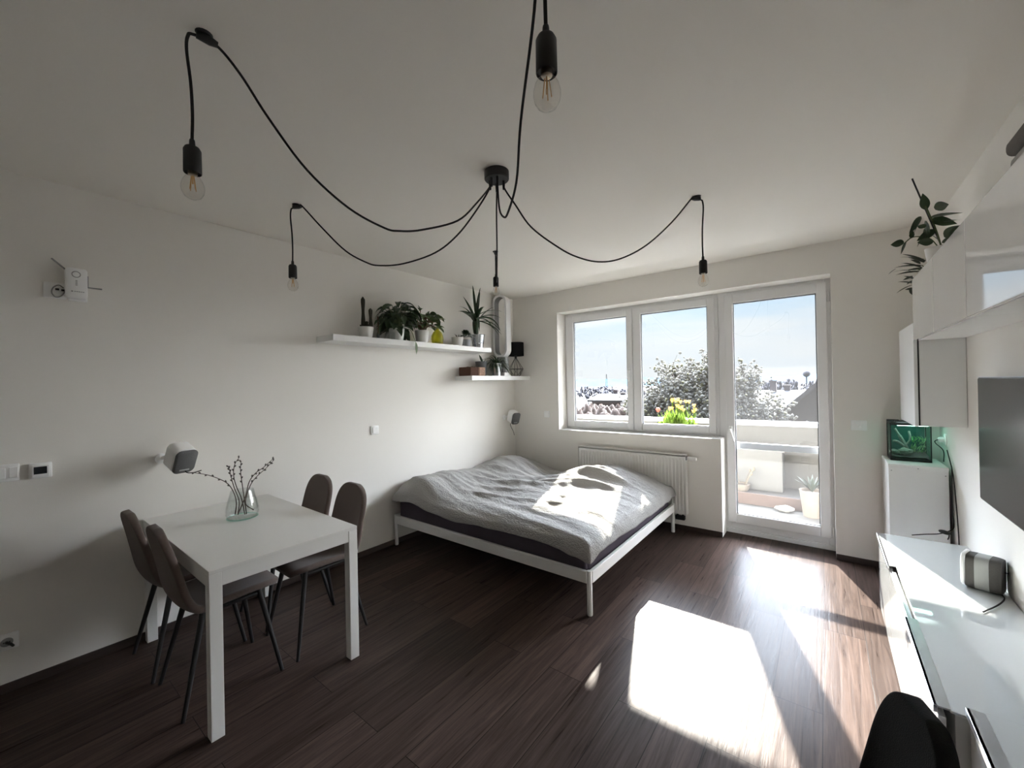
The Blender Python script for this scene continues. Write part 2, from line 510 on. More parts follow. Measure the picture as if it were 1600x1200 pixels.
# window wall drawn as one solid outline with the window-and-door opening cut out of it
outl = [(0, 0), (NXD, 0), (NXD, NZ0), (NX0, NZ0), (NX0, NZ1), (NX1, NZ1), (NX1, 0), (W, 0), (W, H), (0, H)]
va = [bm.verts.new((x, 0, z)) for x, z in outl]; vb = [bm.verts.new((x, T, z)) for x, z in outl]
quads = [(0, 1, 2, 3), ]
def wq(xs, zs, y):
    vv = [bm.verts.new((x, y, z)) for x, z in ((xs[0], zs[0]), (xs[1], zs[0]), (xs[1], zs[1]), (xs[0], zs[1]))]
    bm.faces.new(vv)
for y in (0, T):
    wq((0, NX0), (-.12, NZ0), y); wq((NX0, NXD), (-.12, NZ0), y); wq((0, NX0), (NZ0, NZ1), y)
    wq((0, NX0), (NZ1, H), y); wq((NX0, NX1), (NZ1, H), y); wq((NX1, W), (NZ1, H), y); wq((NX1, W), (NZ0, NZ1), y); wq((NX1, W), (-.12, NZ0), y)
for i in range(len(outl)):
    j = (i + 1) % len(outl)
    if outl[i][1] == 0 and outl[j][1] == 0 and outl[i][0] != NX1: pass
    bm.faces.new((va[i], va[j], vb[j], vb[i]))
bmesh.ops.remove_doubles(bm, verts=bm.verts, dist=1e-5)
struct('wall_back', bm, M['wall'])
# skirting
SK = .0465
bm = new(); box(bm, 0, .012, YB, 0, 0, SK, .003); struct('baseboard_left', bm, M['skirt'])
bm = new(); box(bm, .012, NXD, -.012, 0, 0, SK, .003); box(bm, NX1, W, -.012, 0, 0, SK, .003)
struct('baseboard_back', bm, M['skirt'])
bm = new(); box(bm, W - .012, W, YB, -.012, 0, SK, .003); struct('baseboard_right', bm, M['skirt'])

# ------------------------------------------------------------------ window and balcony door
FY0, FY1 = .20, .265       # fixed frame depth
def s_empty(name, loc):
    o = bpy.data.objects.new(name, None); COL.objects.link(o); o.location = loc; o['kind'] = 'structure'; return o
def frame_bars(bm, x0, x1, z0, z1, gx0, gx1, gz0, gz1, y0, y1, bev=.004):
    box(bm, x0, gx0, y0, y1, z0, z1, bev); box(bm, gx1, x1, y0, y1, z0, z1, bev)
    box(bm, gx0, gx1, y0, y1, z0, gz0, bev); box(bm, gx0, gx1, y0, y1, gz1, z1, bev)
def seal_ring(bm, gx0, gx1, gz0, gz1, y0, y1, t=.007):
    box(bm, gx0 - .001, gx0 + t, y0, y1, gz0, gz1); box(bm, gx1 - t, gx1 + .001, y0, y1, gz0, gz1)
    box(bm, gx0, gx1, y0, y1, gz0 - .001, gz0 + t); box(bm, gx0, gx1, y0, y1, gz1 - t, gz1 + .001)
win = s_empty('window_1', ((NX0 + NXD) / 2, .23, NZ0))
win['label'] = 'white double-casement window beside the balcony door'
bm = new(); frame_bars(bm, NX0, 2.450, NZ0, NZ1, .735, 2.405, .985, 2.335, FY0, FY1)
box(bm, 1.545, 1.595, FY0, FY1, .985, 2.335)
struct('window_frame', bm, M['upvc'], win)
for (sx0, sx1, gx0, gx1) in ((.702, 1.563, .806, 1.496), (1.573, 2.420, 1.662, 2.352)):
    bm = new(); frame_bars(bm, sx0, sx1, .965, 2.350, gx0, gx1, 1.040, 2.272, .180, .236, .006)
    sash = struct('casement_sash', bm, M['upvc'], win)
    bm = new(); seal_ring(bm, gx0, gx1, 1.040, 2.272, .196, .222); struct('glazing_seal', bm, M['seal'], sash)
    bm = new(); box(bm, gx0 - .01, gx1 + .01, .205, .211, 1.03, 2.282); struct('glass_pane', bm, M['glass'], sash)
bm = new()   # lever handle of the window
box(bm, 1.516, 1.546, .166, .182, 1.60, 1.67, .005); box(bm, 1.520, 1.542, .128, .170, 1.640, 1.660, .006); box(bm, 1.520, 1.542, .128, .142, 1.52, 1.662, .006)
struct('window_handle', bm, M['white_plastic'], win)
bm = new()
for z in (1.0, 2.27):
    lathe(bm, [(.009, 0), (.009, .075)], (2.432, .186, z - .03), 10)
struct('window_hinge', bm, M['upvc'], win)
# sill board with small front lip
bm = new(); box(bm, NX0 + .001, 2.49, .002, .20, NZ0, NZ0 + .008, .003); struct('trim_1', bm, M['white_lacquer'])
door = s_empty('door_1', (2.92, .23, 0))
door['label'] = 'white glazed balcony door to the right of the window'
bm = new()
box(bm, 2.452, 2.535, FY0, FY1, .045, NZ1, .004); box(bm, 3.300, NX1, FY0, FY1, .045, NZ1, .004)
box(bm, 2.535, 3.300, FY0, FY1, 2.335, NZ1, .004); box(bm, 2.535, 3.300, FY0, FY1, .045, .11, .004)
box(bm, 2.46, NX1, .19, .262, 0.0, .043, .003)
struct('door_frame', bm, M['upvc'], door)
bm = new(); frame_bars(bm, 2.511, 3.318, .105, 2.356, 2.586, 3.243, .196, 2.265, .180, .236, .006)
leafo = struct('door_leaf', bm, M['upvc'], door)
bm = new(); seal_ring(bm, 2.586, 3.243, .196, 2.265, .196, .222); struct('glazing_seal', bm, M['seal'], leafo)
bm = new(); box(bm, 2.576, 3.253, .205, .211, .186, 2.275); struct('glass_pane', bm, M['glass_haze'], leafo)
bm = new()
box(bm, 2.534, 2.562, .166, .182, .985, 1.055, .005); box(bm, 2.538, 2.558, .130, .170, 1.010, 1.030, .006)
box(bm, 2.538, 2.558, .128, .143, .905, 1.030, .006, rot=Matrix.Rotation(R(-16), 3, 'Y'), pivot=(2.548, .135, 1.02))
struct('door_handle', bm, M['white_plastic'], door)
bm = new()
for z in (.16, 2.22):
    lathe(bm, [(.010, 0), (.010, .085)], (3.330, .186, z - .04), 10)
struct('door_hinge', bm, M['upvc'], door)
# aluminium safety bar fixed across the outside of the door opening
t = thing('safety_bar', 'blue-grey aluminium bar across the outside of the balcony door glass', 'bar', (2.92, .335, .83))
bm = new(); box(bm, 2.47, 3.345, .318, .350, .818, .880, .004); obj('rail', bm, M['alu'], t)
bm = new(); box(bm, 2.497, 2.61, .306, .319, .812, .886, .003); obj('bracket', bm, M['grey_plastic'], t)

# ------------------------------------------------------------------ balcony and outdoors
bm = new(); box(bm, -2.5, 7.5, .36, 2.15, -.22, -.02); struct('balcony_floor', bm, M['tile'])
bm = new(); box(bm, -2.5, 7.5, 2.0, 2.15, -.22, .90); par = struct('balcony_wall', bm, M['plaster'])
bm = new(); box(bm, -2.5, 7.5, 1.955, 2.195, .90, .950, .006); struct('parapet_coping', bm, M['cap'])
bm = new(); box(bm, -2.5, 7.5, .36, 1.86, 2.62, 2.86); struct('balcony_roof', bm, M['plaster'])
bm = new()
box(bm, .0, 5.2, 1.44, 1.998, -.02, .10, .004)
tag(center_mesh(obj('planter_step', bm, M['tile'])), 'low beige step along the foot of the balcony parapet', 'step')
bm = new(); box(bm, .0, 5.2, 1.405, 1.44, -.02, .115, .003)
tag(center_mesh(obj('wooden_board', bm, M['plank'])), 'pinkish wooden board fronting the low balcony step', 'board')
t = thing('storage_box', 'white storage box against the balcony parapet, seen through the door', 'box', (2.455, 1.83, .10))
bm = new(); box(bm, 2.05, 2.86, 1.70, 1.985, .10, .60, .006); obj('body', bm, M['white_box'], t)
bm = new(); box(bm, 2.03, 2.88, 1.68, 1.99, .60, .625, .004); obj('lid', bm, M['white_box'], t)
t = thing('dried_plant', 'dry straw-coloured stalks in a low bowl before the white storage box', 'plant', (2.42, 1.57, .10))
bm = new(); lathe(bm, [(.07, 0), (.10, .05), (.105, .09), (.095, .09), (.085, .07)], (2.42, 1.57, .10), 20); obj('pot', bm, M['terracotta'], t, smooth=True)
bm = new()
for i in range(11):
    a = rnd.uniform(0, 6.28); l = rnd.uniform(.16, .30)
    p0 = Vector((2.42 + .05 * math.cos(a), 1.57 + .05 * math.sin(a), .16))
    p1 = p0 + Vector((math.cos(a) * l * .45, math.sin(a) * l * .2, l))
    tube(bm, smooth_path([p0, (p0 + p1) / 2 + Vector((0, 0, .02)), p1], 3), .004, 5)
    ball(bm, p1, .013, 6, 4, (1, 1, 1.6))
obj('stalk', bm, M['dry'], t)
t = thing('potted_plant', 'terracotta pot with small shrub on the balcony floor', 'plant', (3.16, 1.27, -.02))
bm = new(); lathe(bm, [(.085, -.02), (.115, .24), (.12, .27), (.108, .27), (.10, .235)], (3.16, 1.27, 0), 24); obj('pot', bm, M['terracotta'], t, smooth=True)
bm = new()
for i in range(34):
    a = rnd.uniform(0, 6.28)
    leaf(bm, (3.16, 1.27, .25), (math.cos(a) * .5, math.sin(a) * .5, rnd.uniform(.5, 1.2)), rnd.uniform(.12, .24), .03, .5)
obj('foliage', bm, M['leaf_grey'], t)
bm = new(); lump(bm, (2.90, 1.30, .015), .07, (1.3, .9, .5), 4)
tag(center_mesh(obj('stone', bm, M['rock'], smooth=True)), 'flat pale stone beside the terracotta pot on the balcony', 'stone')
# flower trough on the parapet
t = thing('flower_trough', 'balcony trough of yellow flowers with fresh green leaves behind the window', 'plant', (1.55, 1.86, .70))
bm = new(); box(bm, 1.25, 1.85, 1.80, 1.95, .70, .86, .01); obj('trough', bm, M['white_box'], t)
for x in (1.34, 1.76):
    bm = new(); box(bm, x - .02, x + .02, 1.951, 1.999, .70, .80); obj('hanging_bracket', bm, M['grey_plastic'], t)
bmL = new()
for i in range(60):
    x = rnd.gauss(1.56, .10); y = rnd.uniform(1.82, 1.93)
    leaf(bmL, (x, y, .85), (rnd.uniform(-.5, .5), rnd.uniform(-.3, .3), 1), rnd.uniform(.14, .26), .045, .35)
for i in range(22):
    leaf(bmL, (rnd.uniform(1.27, 1.83), rnd.uniform(1.82, 1.93), .85), (rnd.uniform(-.6, .6), -.3, .6), rnd.uniform(.06, .11), .04, .6)
for i in range(20):
    x = rnd.gauss(1.55, .11); z = rnd.uniform(1.05, 1.22); y = rnd.uniform(1.83, 1.92)
    tube(bmL, [(x, y, .85), (x + .01, y, z)], .004, 5)
    bmY = new()
    for k in range(5):
        a = k * 1.2566
        leaf(bmY, (x + .01, y, z), (math.cos(a) * .6, math.sin(a) * .6, .8), .055, .035, -.3, 3)
    obj('flower_head', bmY, M['tulip_yellow'], t)
obj('foliage', bmL, M['leaf_fresh'], t)
t = thing('red_flower', 'single red flower on a thin stem left of the yellow flowers', 'flower', (1.30, 1.86, .861))
bm = new(); tube(bm, [(1.30, 1.86, .86), (1.295, 1.86, 1.06)], .004, 6); leaf(bm, (1.30, 1.86, .87), (-.3, 0, 1), .12, .03, .4); obj('stem', bm, M['stem_green'], t)
bm = new(); lathe(bm, [(.008, 0), (.027, .02), (.030, .045), (.022, .062)], (1.295, 1.86, 1.055), 14); obj('flower_head', bm, M['tulip_red'], t, smooth=True)

# land, hills
GZ = -6.0
bm = new()
box(bm, -1500, 1500, 4, 1500, GZ - 1, GZ); struct('ground', bm, M['field'])
bm = new()
nh = 140
top = []; bot = []; bk = []
for i in range(nh + 1):
    a = R(-62 + 95 * i / nh)
    d = 900
    h = 9 + 6 * noise.noise(Vector((i * .07, 2.0, 0))) + 3 * noise.noise(Vector((i * .3, 5.0, 0))) + 1.0 * noise.noise(Vector((i * 1.1, 5.0, 0)))
    h += 5 * max(0, 1 - abs(i - 30) / 30)
    bot.append(bm.verts.new((d * math.sin(a), d * math.cos(a), GZ))); top.append(bm.verts.new(((d + 80) * math.sin(a), (d + 80) * math.cos(a), GZ + 7.5 + h)))
    bk.append(bm.verts.new(((d + 400) * math.sin(a), (d + 400) * math.cos(a), GZ)))
for i in range(nh):
    bm.faces.new((bot[i], bot[i + 1], top[i + 1], top[i])); bm.faces.new((top[i], top[i + 1], bk[i + 1], bk[i]))
struct('hills', bm, M['hill'])
# far treeline in front of the hills on the right, uncountable
cs, ss = [], []
for i in range(420):
    x = rnd.uniform(-190, 60); y = rnd.uniform(110, 230)
    if x < -60 and rnd.random() < .6: continue
    h = rnd.uniform(4.2, 7.0) * (1.2 if x > -30 else .9)
    for k in range(16):
        a = rnd.uniform(0, 6.28); e = rnd.uniform(-.6, 1); q = rnd.uniform(.3, 1) * h * .34
        cs.append((x + q * math.cos(a) * .8, y + q * math.sin(a) * .8, GZ + h * .62 + q * e)); g_ = h * rnd.uniform(.045, .10); ss.append((g_ * .8, g_ * .8, g_ * 1.5))
    cs.append((x, y, GZ + h * .25)); ss.append((.12, .12, h * .3))
tag(scatter_mesh('treeline', cs, ss, M['far_trees'], sub=1, jitter=.3), 'grey bare woodland along the distant fields', 'trees', kind='stuff')

def gable_house(name, label, x0, x1, y0, y1, zw, zr, axis, wallm, roofm, chim=()):
    t = thing(name, label, 'house', ((x0 + x1) / 2, (y0 + y1) / 2, GZ))
    bm = new(); box(bm, x0, x1, y0, y1, GZ, zw)
    if axis == 'y':   # ridge along y: gable facing the viewer
        xm = (x0 + x1) / 2
        for y in (y0, y1):
            bm.faces.new([bm.verts.new(p) for p in ((x0, y, zw), (x1, y, zw), (xm, y, zr))])
    else:
        ym = (y0 + y1) / 2
        for x in (x0, x1):
            bm.faces.new([bm.verts.new(p) for p in ((x, y0, zw), (x, y1, zw), (x, ym, zr))])
    obj('wall', bm, wallm, t)
    bm = new(); o = .35; th = .18
    if axis == 'y':
        xm = (x0 + x1) / 2; sl = (zr - zw) / (xm - x0)
        for s in (-1, 1):
            xe = xm + s * (xm - x0 + o); ze = zr - sl * (xm - x0 + o)
            a = [(xm, y0 - o, zr), (xe, y0 - o, ze), (xe, y1 + o, ze), (xm, y1 + o, zr)]
            lo = [bm.verts.new(p) for p in a]; hi = [bm.verts.new((p[0], p[1], p[2] + th)) for p in a]
            bm.faces.new(lo); bm.faces.new(hi)
            for k in range(4): bm.faces.new((lo[k], lo[(k + 1) % 4], hi[(k + 1) % 4], hi[k]))
    else:
        ym = (y0 + y1) / 2; sl = (zr - zw) / (ym - y0)
        for s in (-1, 1):
            ye = ym + s * (ym - y0 + o); ze = zr - sl * (ym - y0 + o)
            a = [(x0 - o, ym, zr), (x0 - o, ye, ze), (x1 + o, ye, ze), (x1 + o, ym, zr)]
            lo = [bm.verts.new(p) for p in a]; hi = [bm.verts.new((p[0], p[1], p[2] + th)) for p in a]
            bm.faces.new(lo); bm.faces.new(hi)
            for k in range(4): bm.faces.new((lo[k], lo[(k + 1) % 4], hi[(k + 1) % 4], hi[k]))
    obj('roof', bm, roofm, t)
    for (cx, cyy, w, z0, z1) in chim:
        bm = new(); box(bm, cx - w / 2, cx + w / 2, cyy - w / 2, cyy + w / 2, z0, z1); box(bm, cx - w * .62, cx + w * .62, cyy - w * .62, cyy + w * .62, z1, z1 + .12)
        obj('chimney', bm, M['chimney'], t)
    return t
gable_house('gable_house', 'house with a steep grey-brown gable roof right of the cherry tree', 1.4, 6.6, 14, 24, -.35, 2.15, 'y', M['house_beige'], M['roof_brown'])
gable_house('low_house', 'house with a pale bluish roof and two dark chimneys beyond the cherry tree', -1.4, 3.6, 28, 37, -1.0, .55, 'x', M['house_white'], M['roof_pale'],
            ((.15, 32.2, .42, .2, 1.35), (1.0, 32.6, .4, .2, 1.0)))
gable_house('far_cottage', 'small house with a whitish roof seen through the left pane', -15.4, -12.4, 33, 38, -.25, .22, 'x', M['house_white'], M['roof_white'],
            ((-14.0, 35.8, .45, 0, .70), (-13.0, 35.3, .5, -.1, .40)))
cs, ss = [], []
for i in range(260):
    x = rnd.uniform(-24, -4); y = rnd.uniform(22, 29)
    cs.append((x, y, GZ + 3.9)); ss.append((.55, .55, 1.6 + rnd.uniform(-.5, .35)))
tag(scatter_mesh('hedge', cs, ss, M['hedge'], sub=3, jitter=.12), 'reddish-brown bare hedge below the left pane', 'hedge', kind='stuff')
t = thing('mast', 'thin lattice mast on the hills seen through the left pane', 'mast', (-255, 560, GZ))
bm = new()
for s in (-1, 1):
    tube(bm, [(-255 + s * 1.6, 560, GZ), (-255 + s * .2, 560, 15)], .25, 5)
for k in range(8):
    z = GZ + 2.6 * k; w = 1.6 - 1.35 * k / 8
    tube(bm, [(-255 - w, 560, z), (-255 + w, 560, z + 2.2)], .15, 4)
obj('lattice', bm, M['far_trees'], t)
t = thing('water_tower', 'round water tower above the far rooftops behind the balcony door', 'tower', (-8.8, 400, GZ))
bm = new(); tube(bm, [(-8.8, 400, GZ), (-8.8, 400, 4.5)], .5, 8); obj('column', bm, M['far_trees'], t)
bm = new(); ball(bm, (-8.8, 400, 6.0), 2.6, 14, 10); obj('tank', bm, M['far_trees'], t, smooth=True)

# cherry tree in blossom
def cherry():
    t = thing('cherry_tree', 'blossoming white cherry tree beyond the balcony parapet', 'tree', (.35, 9.2, GZ))
    rg = random.Random(11)
    bmb = new(); fl = [[], []]
    tips = []
    ctr = Vector((.30, 9.2, -.35)); rad = Vector((2.3, 1.4, 2.5))
    base = Vector((.35, 9.2, GZ)); fork = Vector((.38, 9.2, -3.4))
    tube(bmb, smooth_path([base, Vector((.33, 9.2, -4.8)), fork], 4), .15, 8)
    for i in range(90):
        a = rg.uniform(0, 2 * PI); e = math.asin(rg.uniform(-.35, .97))
        tip = ctr + Vector((math.cos(a) * math.cos(e) * rad.x, math.sin(a) * math.cos(e) * rad.y, math.sin(e) * rad.z)) * rg.uniform(.72, 1.0)
        lift = Vector((0, 0, .5))
        limb = smooth_path([fork, fork.lerp(tip, .4) + lift * .6 + Vector((rg.uniform(-.2, .2), 0, 0)), fork.lerp(tip, .72) + lift * .4 + Vector((rg.uniform(-.2, .2), 0, rg.uniform(-.2, .2))), tip], 5)
        n = len(limb)
        tube(bmb, limb, [.055 * (1 - k / n) + .007 for k in range(n)], 5, cap=False)
        for k in range(3, n):
            for q in range(4):
                p = limb[k]; dr = (limb[k] - limb[k - 1]).normalized()
                d = (dr * .8 + Vector((rg.uniform(-1, 1), rg.uniform(-1, 1), rg.uniform(-.5, 1)))).normalized()
                l = rg.uniform(.35, .85)
                m2 = p + d * l * .5 + Vector((rg.uniform(-.05, .05), 0, rg.uniform(0, .08))); e2 = p + d * l
                tube(bmb, [p, m2, e2], [.010, .007, .003], 4, cap=False)
                if max(p.z, e2.z) < -.8: continue
                for z in range(12):
                    c = p.lerp(e2, rg.uniform(.1, 1.05)) + Vector((rg.gauss(0, .055), rg.gauss(0, .055), rg.gauss(0, .055)))
                    fl[0 if rg.random() < .86 else 1].append((c.x, c.y, c.z, rg.uniform(.022, .052)))
    obj('trunk', bmb, M['bark'], t)
    for nm, ls, mt in (('blossom', fl[0], 'blossom'), ('bud', fl[1], 'bud_leaf')):
        a = np.array(ls); o = scatter_mesh(nm, a[:, :3], a[:, 3], M[mt], t, 1, .3); o['kind'] = 'stuff'
cherry()

# ------------------------------------------------------------------ radiator
t = thing('radiator', 'white ribbed panel radiator below the window behind the bed', 'radiator', (1.59, -.06, .17))
RX0, RX1, RZ0, RZ1 = .995, 2.185, .175, .778
bm = new(); box(bm, RX0, RX1, -.035, -.018, RZ0, RZ1, .004)
nr = 34
for i in range(nr):                     # pressed ribs
    x = RX0 + .035 + (RX1 - RX0 - .07) * i / (nr - 1)
    lathe(bm, [(.002, RZ0 + .035), (.0085, RZ0 + .05), (.0085, RZ1 - .06), (.002, RZ1 - .045)], (x, -.090, 0), 8, sx=1.2)
box(bm, RX0 + .004, RX1 - .004, -.090, -.075, RZ0 + .003, RZ1 - .02, .004)
obj('panel', bm, M['white_metal'], t, smooth=True)
bm = new()
box(bm, RX0, RX1, -.099, -.018, RZ1 - .008, RZ1, .003)
for i in range(56):
    x = RX0 + .02 + (RX1 - RX0 - .04) * i / 55
    box(bm, x - .004, x + .004, -.098, -.03, RZ1, RZ1 + .003)
obj('top_grille', bm, M['white_metal'], t)
for x in (RX0 - .002, RX1 - .001):
    bm = new(); box(bm, x, x + .003, -.099, -.018, RZ0, RZ1, .001); obj('side_cover', bm, M['white_metal'], t)
bm = new(); box(bm, RX1, RX1 + .012, -.09, -.04, RZ1 - .055, RZ1 - .02, .003); obj('bleed_valve', bm, M['grey_plastic'], t)
bm = new(); lathe(bm, [(.012, 0), (.020, .012), (.022, .075), (.016, .085)], (RX1 + .012, -.062, RZ1 - .04), 16, axis='x'); obj('thermostat_head', bm, M['white_plastic'], t, smooth=True)
bm = new()
for dx in (-.09, -.04):
    tube(bm, [(RX1 + dx, -.06, RZ0), (RX1 + dx, -.06, .13), (RX1 + dx, -.02, .115), (RX1 + dx, -.002, .115)], .010, 8)
box(bm, RX1 - .11, RX1 - .02, -.085, -.04, .118, .16, .006)
obj('pipe', bm, M['black'], t)
for x in (RX0 + .15, RX1 - .15):
    bm = new(); box(bm, x - .02, x + .02, -.02, -.001, RZ0 + .05, RZ1 - .05); obj('wall_mount', bm, M['white_metal'], t)

# ------------------------------------------------------------------ bed
BX0, BX1, BY0, BY1 = .012, 2.085, -1.958, -.108
t = thing('bed_frame', 'white metal bed frame with round legs in the corner under the window', 'bed', ((BX0 + BX1) / 2, (BY0 + BY1) / 2, 0))
for (x, y) in ((BX0 + .02, BY0 + .02), (BX1 - .02, BY0 + .02), (BX1 - .02, BY1 - .02), (BX0 + .02, BY1 - .02)):
    bm = new(); lathe(bm, [(.016, 0), (.0175, .004), (.0175, .284), (.015, .288)], (x, y, 0), 18); obj('leg', bm, M['white_metal'], t, smooth=True)
bm = new(); box(bm, BX0 + .03, BX1 - .03, BY0, BY0 + .028, .208, .285, .004); obj('side_rail', bm, M['white_metal'], t)
bm = new(); box(bm, BX0 + .03, BX1 - .03, BY1 - .028, BY1, .208, .285, .004); obj('side_rail', bm, M['white_metal'], t)
bm = new(); box(bm, BX1 - .028, BX1, BY0 + .03, BY1 - .03, .208, .285, .004); obj('end_rail', bm, M['white_metal'], t)
bm = new(); box(bm, BX0, BX0 + .028, BY0 + .03, BY1 - .03, .208, .285, .004); obj('end_rail', bm, M['white_metal'], t)
bm = new()
for i in range(16):
    x = BX0 + .1 + (BX1 - BX0 - .2) * i / 15
    box(bm, x - .03, x + .03, BY0 + .03, BY1 - .03, .225, .245)
obj('slatted_base', bm, M['white_metal'], t)
bm = new(); box(bm, .050, 2.043, -1.920, -.150, .248, .435, .035, 4)
tag(center_mesh(obj('mattress', bm, M['mattress'], smooth=True)), 'dark plum mattress lying in the white bed frame', 'mattress')

def interp(tab, v):
    if v <= tab[0][0]: return tab[0][1]
    for (a, p), (b, q) in zip(tab, tab[1:]):
        if v <= b:
            k = (v - a) / (b - a); k = k * k * (3 - 2 * k)
            return p + (q - p) * k
    return tab[-1][1]
hem_front = [(.02, .425), (.30, .452), (.54, .411), (.86, .384), (1.13, .405), (1.43, .405), (1.62, .41), (1.86, .395), (1.97, .371), (2.09, .345)]
hem_right = [(-1.96, .345), (-1.83, .385), (-1.49, .378), (-1.05, .362), (-.515, .362), (-.05, .365)]
def G(x, y, cx, cyy, sx, sy): return math.exp(-(((x - cx) / sx) ** 2 + ((y - cyy) / sy) ** 2))
def seg_ridge(x, y, p, q, w):
    a, b = Vector((p[0], p[1])), Vector((q[0], q[1])); v = Vector((x, y)) - a; d = b - a
    k = max(0, min(1, v.dot(d) / d.length_squared)); dist = (v - d * k).length
    return math.exp(-(dist / w) ** 2) * (math.sin(PI * min(1, max(0, .12 + .76 * k))) ** .7)
def duvet_h(x, y):
    h = .495
    h += .155 * G(x, y, .30, -.50, .40, .42)          # pillow in the corner
    h += .120 * G(x, y, .16, -1.45, .38, .42)         # second pillow, under the quilt
    h += .075 * G(x, y, .25, -1.80, .30, .18)
    h += .150 * G(x, y, 1.52, -.38, .40, .34)         # heaped quilt near the radiator
    h += .045 * G(x, y, 1.25, -.70, .30, .22)
    h -= .030 * G(x, y, .85, -.35, .30, .40)
    h += .025 * G(x, y, 1.3, -1.25, .7, .4)
    # long folds sweeping across the bed
    for (p, q, w, a) in (((.45, -1.25), (1.55, -.80), .045, .030), ((.5, -1.42), (1.7, -1.15), .04, .022), ((.55, -.95), (1.35, -.62), .05, .022),
                         ((.6, -1.62), (1.6, -1.42), .035, .018), ((1.05, -.55), (1.75, -.62), .05, .045), ((1.0, -.86), (1.80, -.78), .04, .028),
                         ((.3, -1.1), (1.0, -1.05), .04, .018), ((1.25, -1.65), (1.95, -1.45), .05, .015), ((.2, -.85), (.9, -.75), .05, .018),
                         ((1.15, -.40), (1.62, -.52), .035, .030)):
        h += a * seg_ridge(x, y, p, q, w)
    ang = y + .22 * x
    h += .015 * noise.noise(Vector((x * 1.3, ang * 9.0, .3))) + .007 * noise.noise(Vector((x * 2.6, ang * 18.0, 2.3))) + .0035 * noise.noise(Vector((x * 5, ang * 34.0, 7.3)))
    h += .004 * noise.noise(Vector((x * 16, y * 40, 4.1)))
    return h
def make_duvet():
    bm = new()
    X0, X1, Y0, Y1 = .02, 2.045, -1.935, -.115
    nx, ny, nk = 150, 140, 12
    xs = [(X0 + (X1 - X0) * i / nx, 0.0) for i in range(nx + 1)] + [(X1, (k + 1) / nk) for k in range(nk)]
    ys = [(Y0, (nk - k) / nk) for k in range(nk)] + [(Y0 + (Y1 - Y0) * j / ny, 0.0) for j in range(ny + 1)]
    grid = []
    for (x, tx) in xs:
        row = []
        for (y, ty) in ys:
            hz = duvet_h(x, y)
            # quilt edges thin out near the rim
            ed = max(0, 1 - (X1 - x) / .16) ** 2 if tx == 0 else 1
            ef = max(0, 1 - (y - Y0) / .16) ** 2 if ty == 0 else 1
            eb = max(0, 1 - (Y1 - y) / .14) ** 2
            el = max(0, 1 - (x - X0) / .06) ** 2
            hz -= .030 * max(ed, ef) + .06 * eb * (.6 if x < .7 else 1) + .03 * el
            hz = max(hz, .455)
            hem = 0
            if tx > 0 or ty > 0:
                if tx > 0 and ty > 0:
                    hem = min(interp(hem_right, Y0), interp(hem_front, X1)) + .0
                elif tx > 0: hem = interp(hem_right, y)
                else: hem = interp(hem_front, x)
            k = 1 - (1 - tx) * (1 - ty)
            z = hz + (hem - hz) * k ** 1.25 if k > 0 else hz
            wob = .016 * noise.noise(Vector((x * 7, y * 7, 1.1)))
            px = x + (.050 * math.sin(PI / 2 * tx) ** .8 + wob * tx) * (1 if tx > 0 else 0)
            py = y - (.040 * math.sin(PI / 2 * ty) ** .8 + wob * ty) * (1 if ty > 0 else 0)
            row.append(bm.verts.new((px, py, z)))
        grid.append(row)
    for i in range(len(xs) - 1):
        for j in range(len(ys) - 1):
            bm.faces.new((grid[i][j], grid[i + 1][j], grid[i + 1][j + 1], grid[i][j + 1]))
    o = obj('duvet', bm, M['duvet'])
    for p in o.data.polygons: p.use_smooth = True
    md = o.modifiers.new('thickness', 'SOLIDIFY'); md.thickness = .012; md.offset = -1
    return o
def duvet_mat():
    m, nt, out = new_mat('grey_crinkled_cotton')
    L = nt.links.new
    tc = N(nt, 'ShaderNodeTexCoord')
    b = N(nt, 'ShaderNodeBsdfPrincipled'); b.inputs['Roughness'].default_value = .95; b.inputs['Specular IOR Level'].default_value = .1
    b.inputs['Sheen Weight'].default_value = .15
    n1 = N(nt, 'ShaderNodeTexNoise'); n1.inputs['Scale'].default_value = 2.5; n1.inputs['Detail'].default_value = 5
    L(tc.outputs['Object'], n1.inputs['Vector'])
    mx = N(nt, 'ShaderNodeMix', data_type='RGBA'); mx.inputs['A'].default_value = (.34, .33, .315, 1); mx.inputs['B'].default_value = (.44, .43, .41, 1)
    L(n1.outputs['Fac'], mx.inputs['Factor']); L(mx.outputs['Result'], b.inputs['Base Color'])
    mp = N(nt, 'ShaderNodeMapping'); mp.inputs['Scale'].default_value = (55, 150, 60); mp.inputs['Rotation'].default_value = (0, 0, R(-10))
    L(tc.outputs['Object'], mp.inputs['Vector'])
    n2 = N(nt, 'ShaderNodeTexNoise'); n2.inputs['Scale'].default_value = 1.0; n2.inputs['Detail'].default_value = 4; n2.inputs['Distortion'].default_value = .8
    L(mp.outputs['Vector'], n2.inputs['Vector'])
    bp = N(nt, 'ShaderNodeBump'); bp.inputs['Strength'].default_value = 1.0; bp.inputs['Distance'].default_value = .014
    L(n2.outputs['Fac'], bp.inputs['Height']); L(bp.outputs['Normal'], b.inputs['Normal'])
    L(b.outputs[0], out.inputs['Surface'])
    return m
M['duvet'] = duvet_mat()
tag(make_duvet(), 'crumpled grey cotton duvet spread over the whole bed', 'duvet')

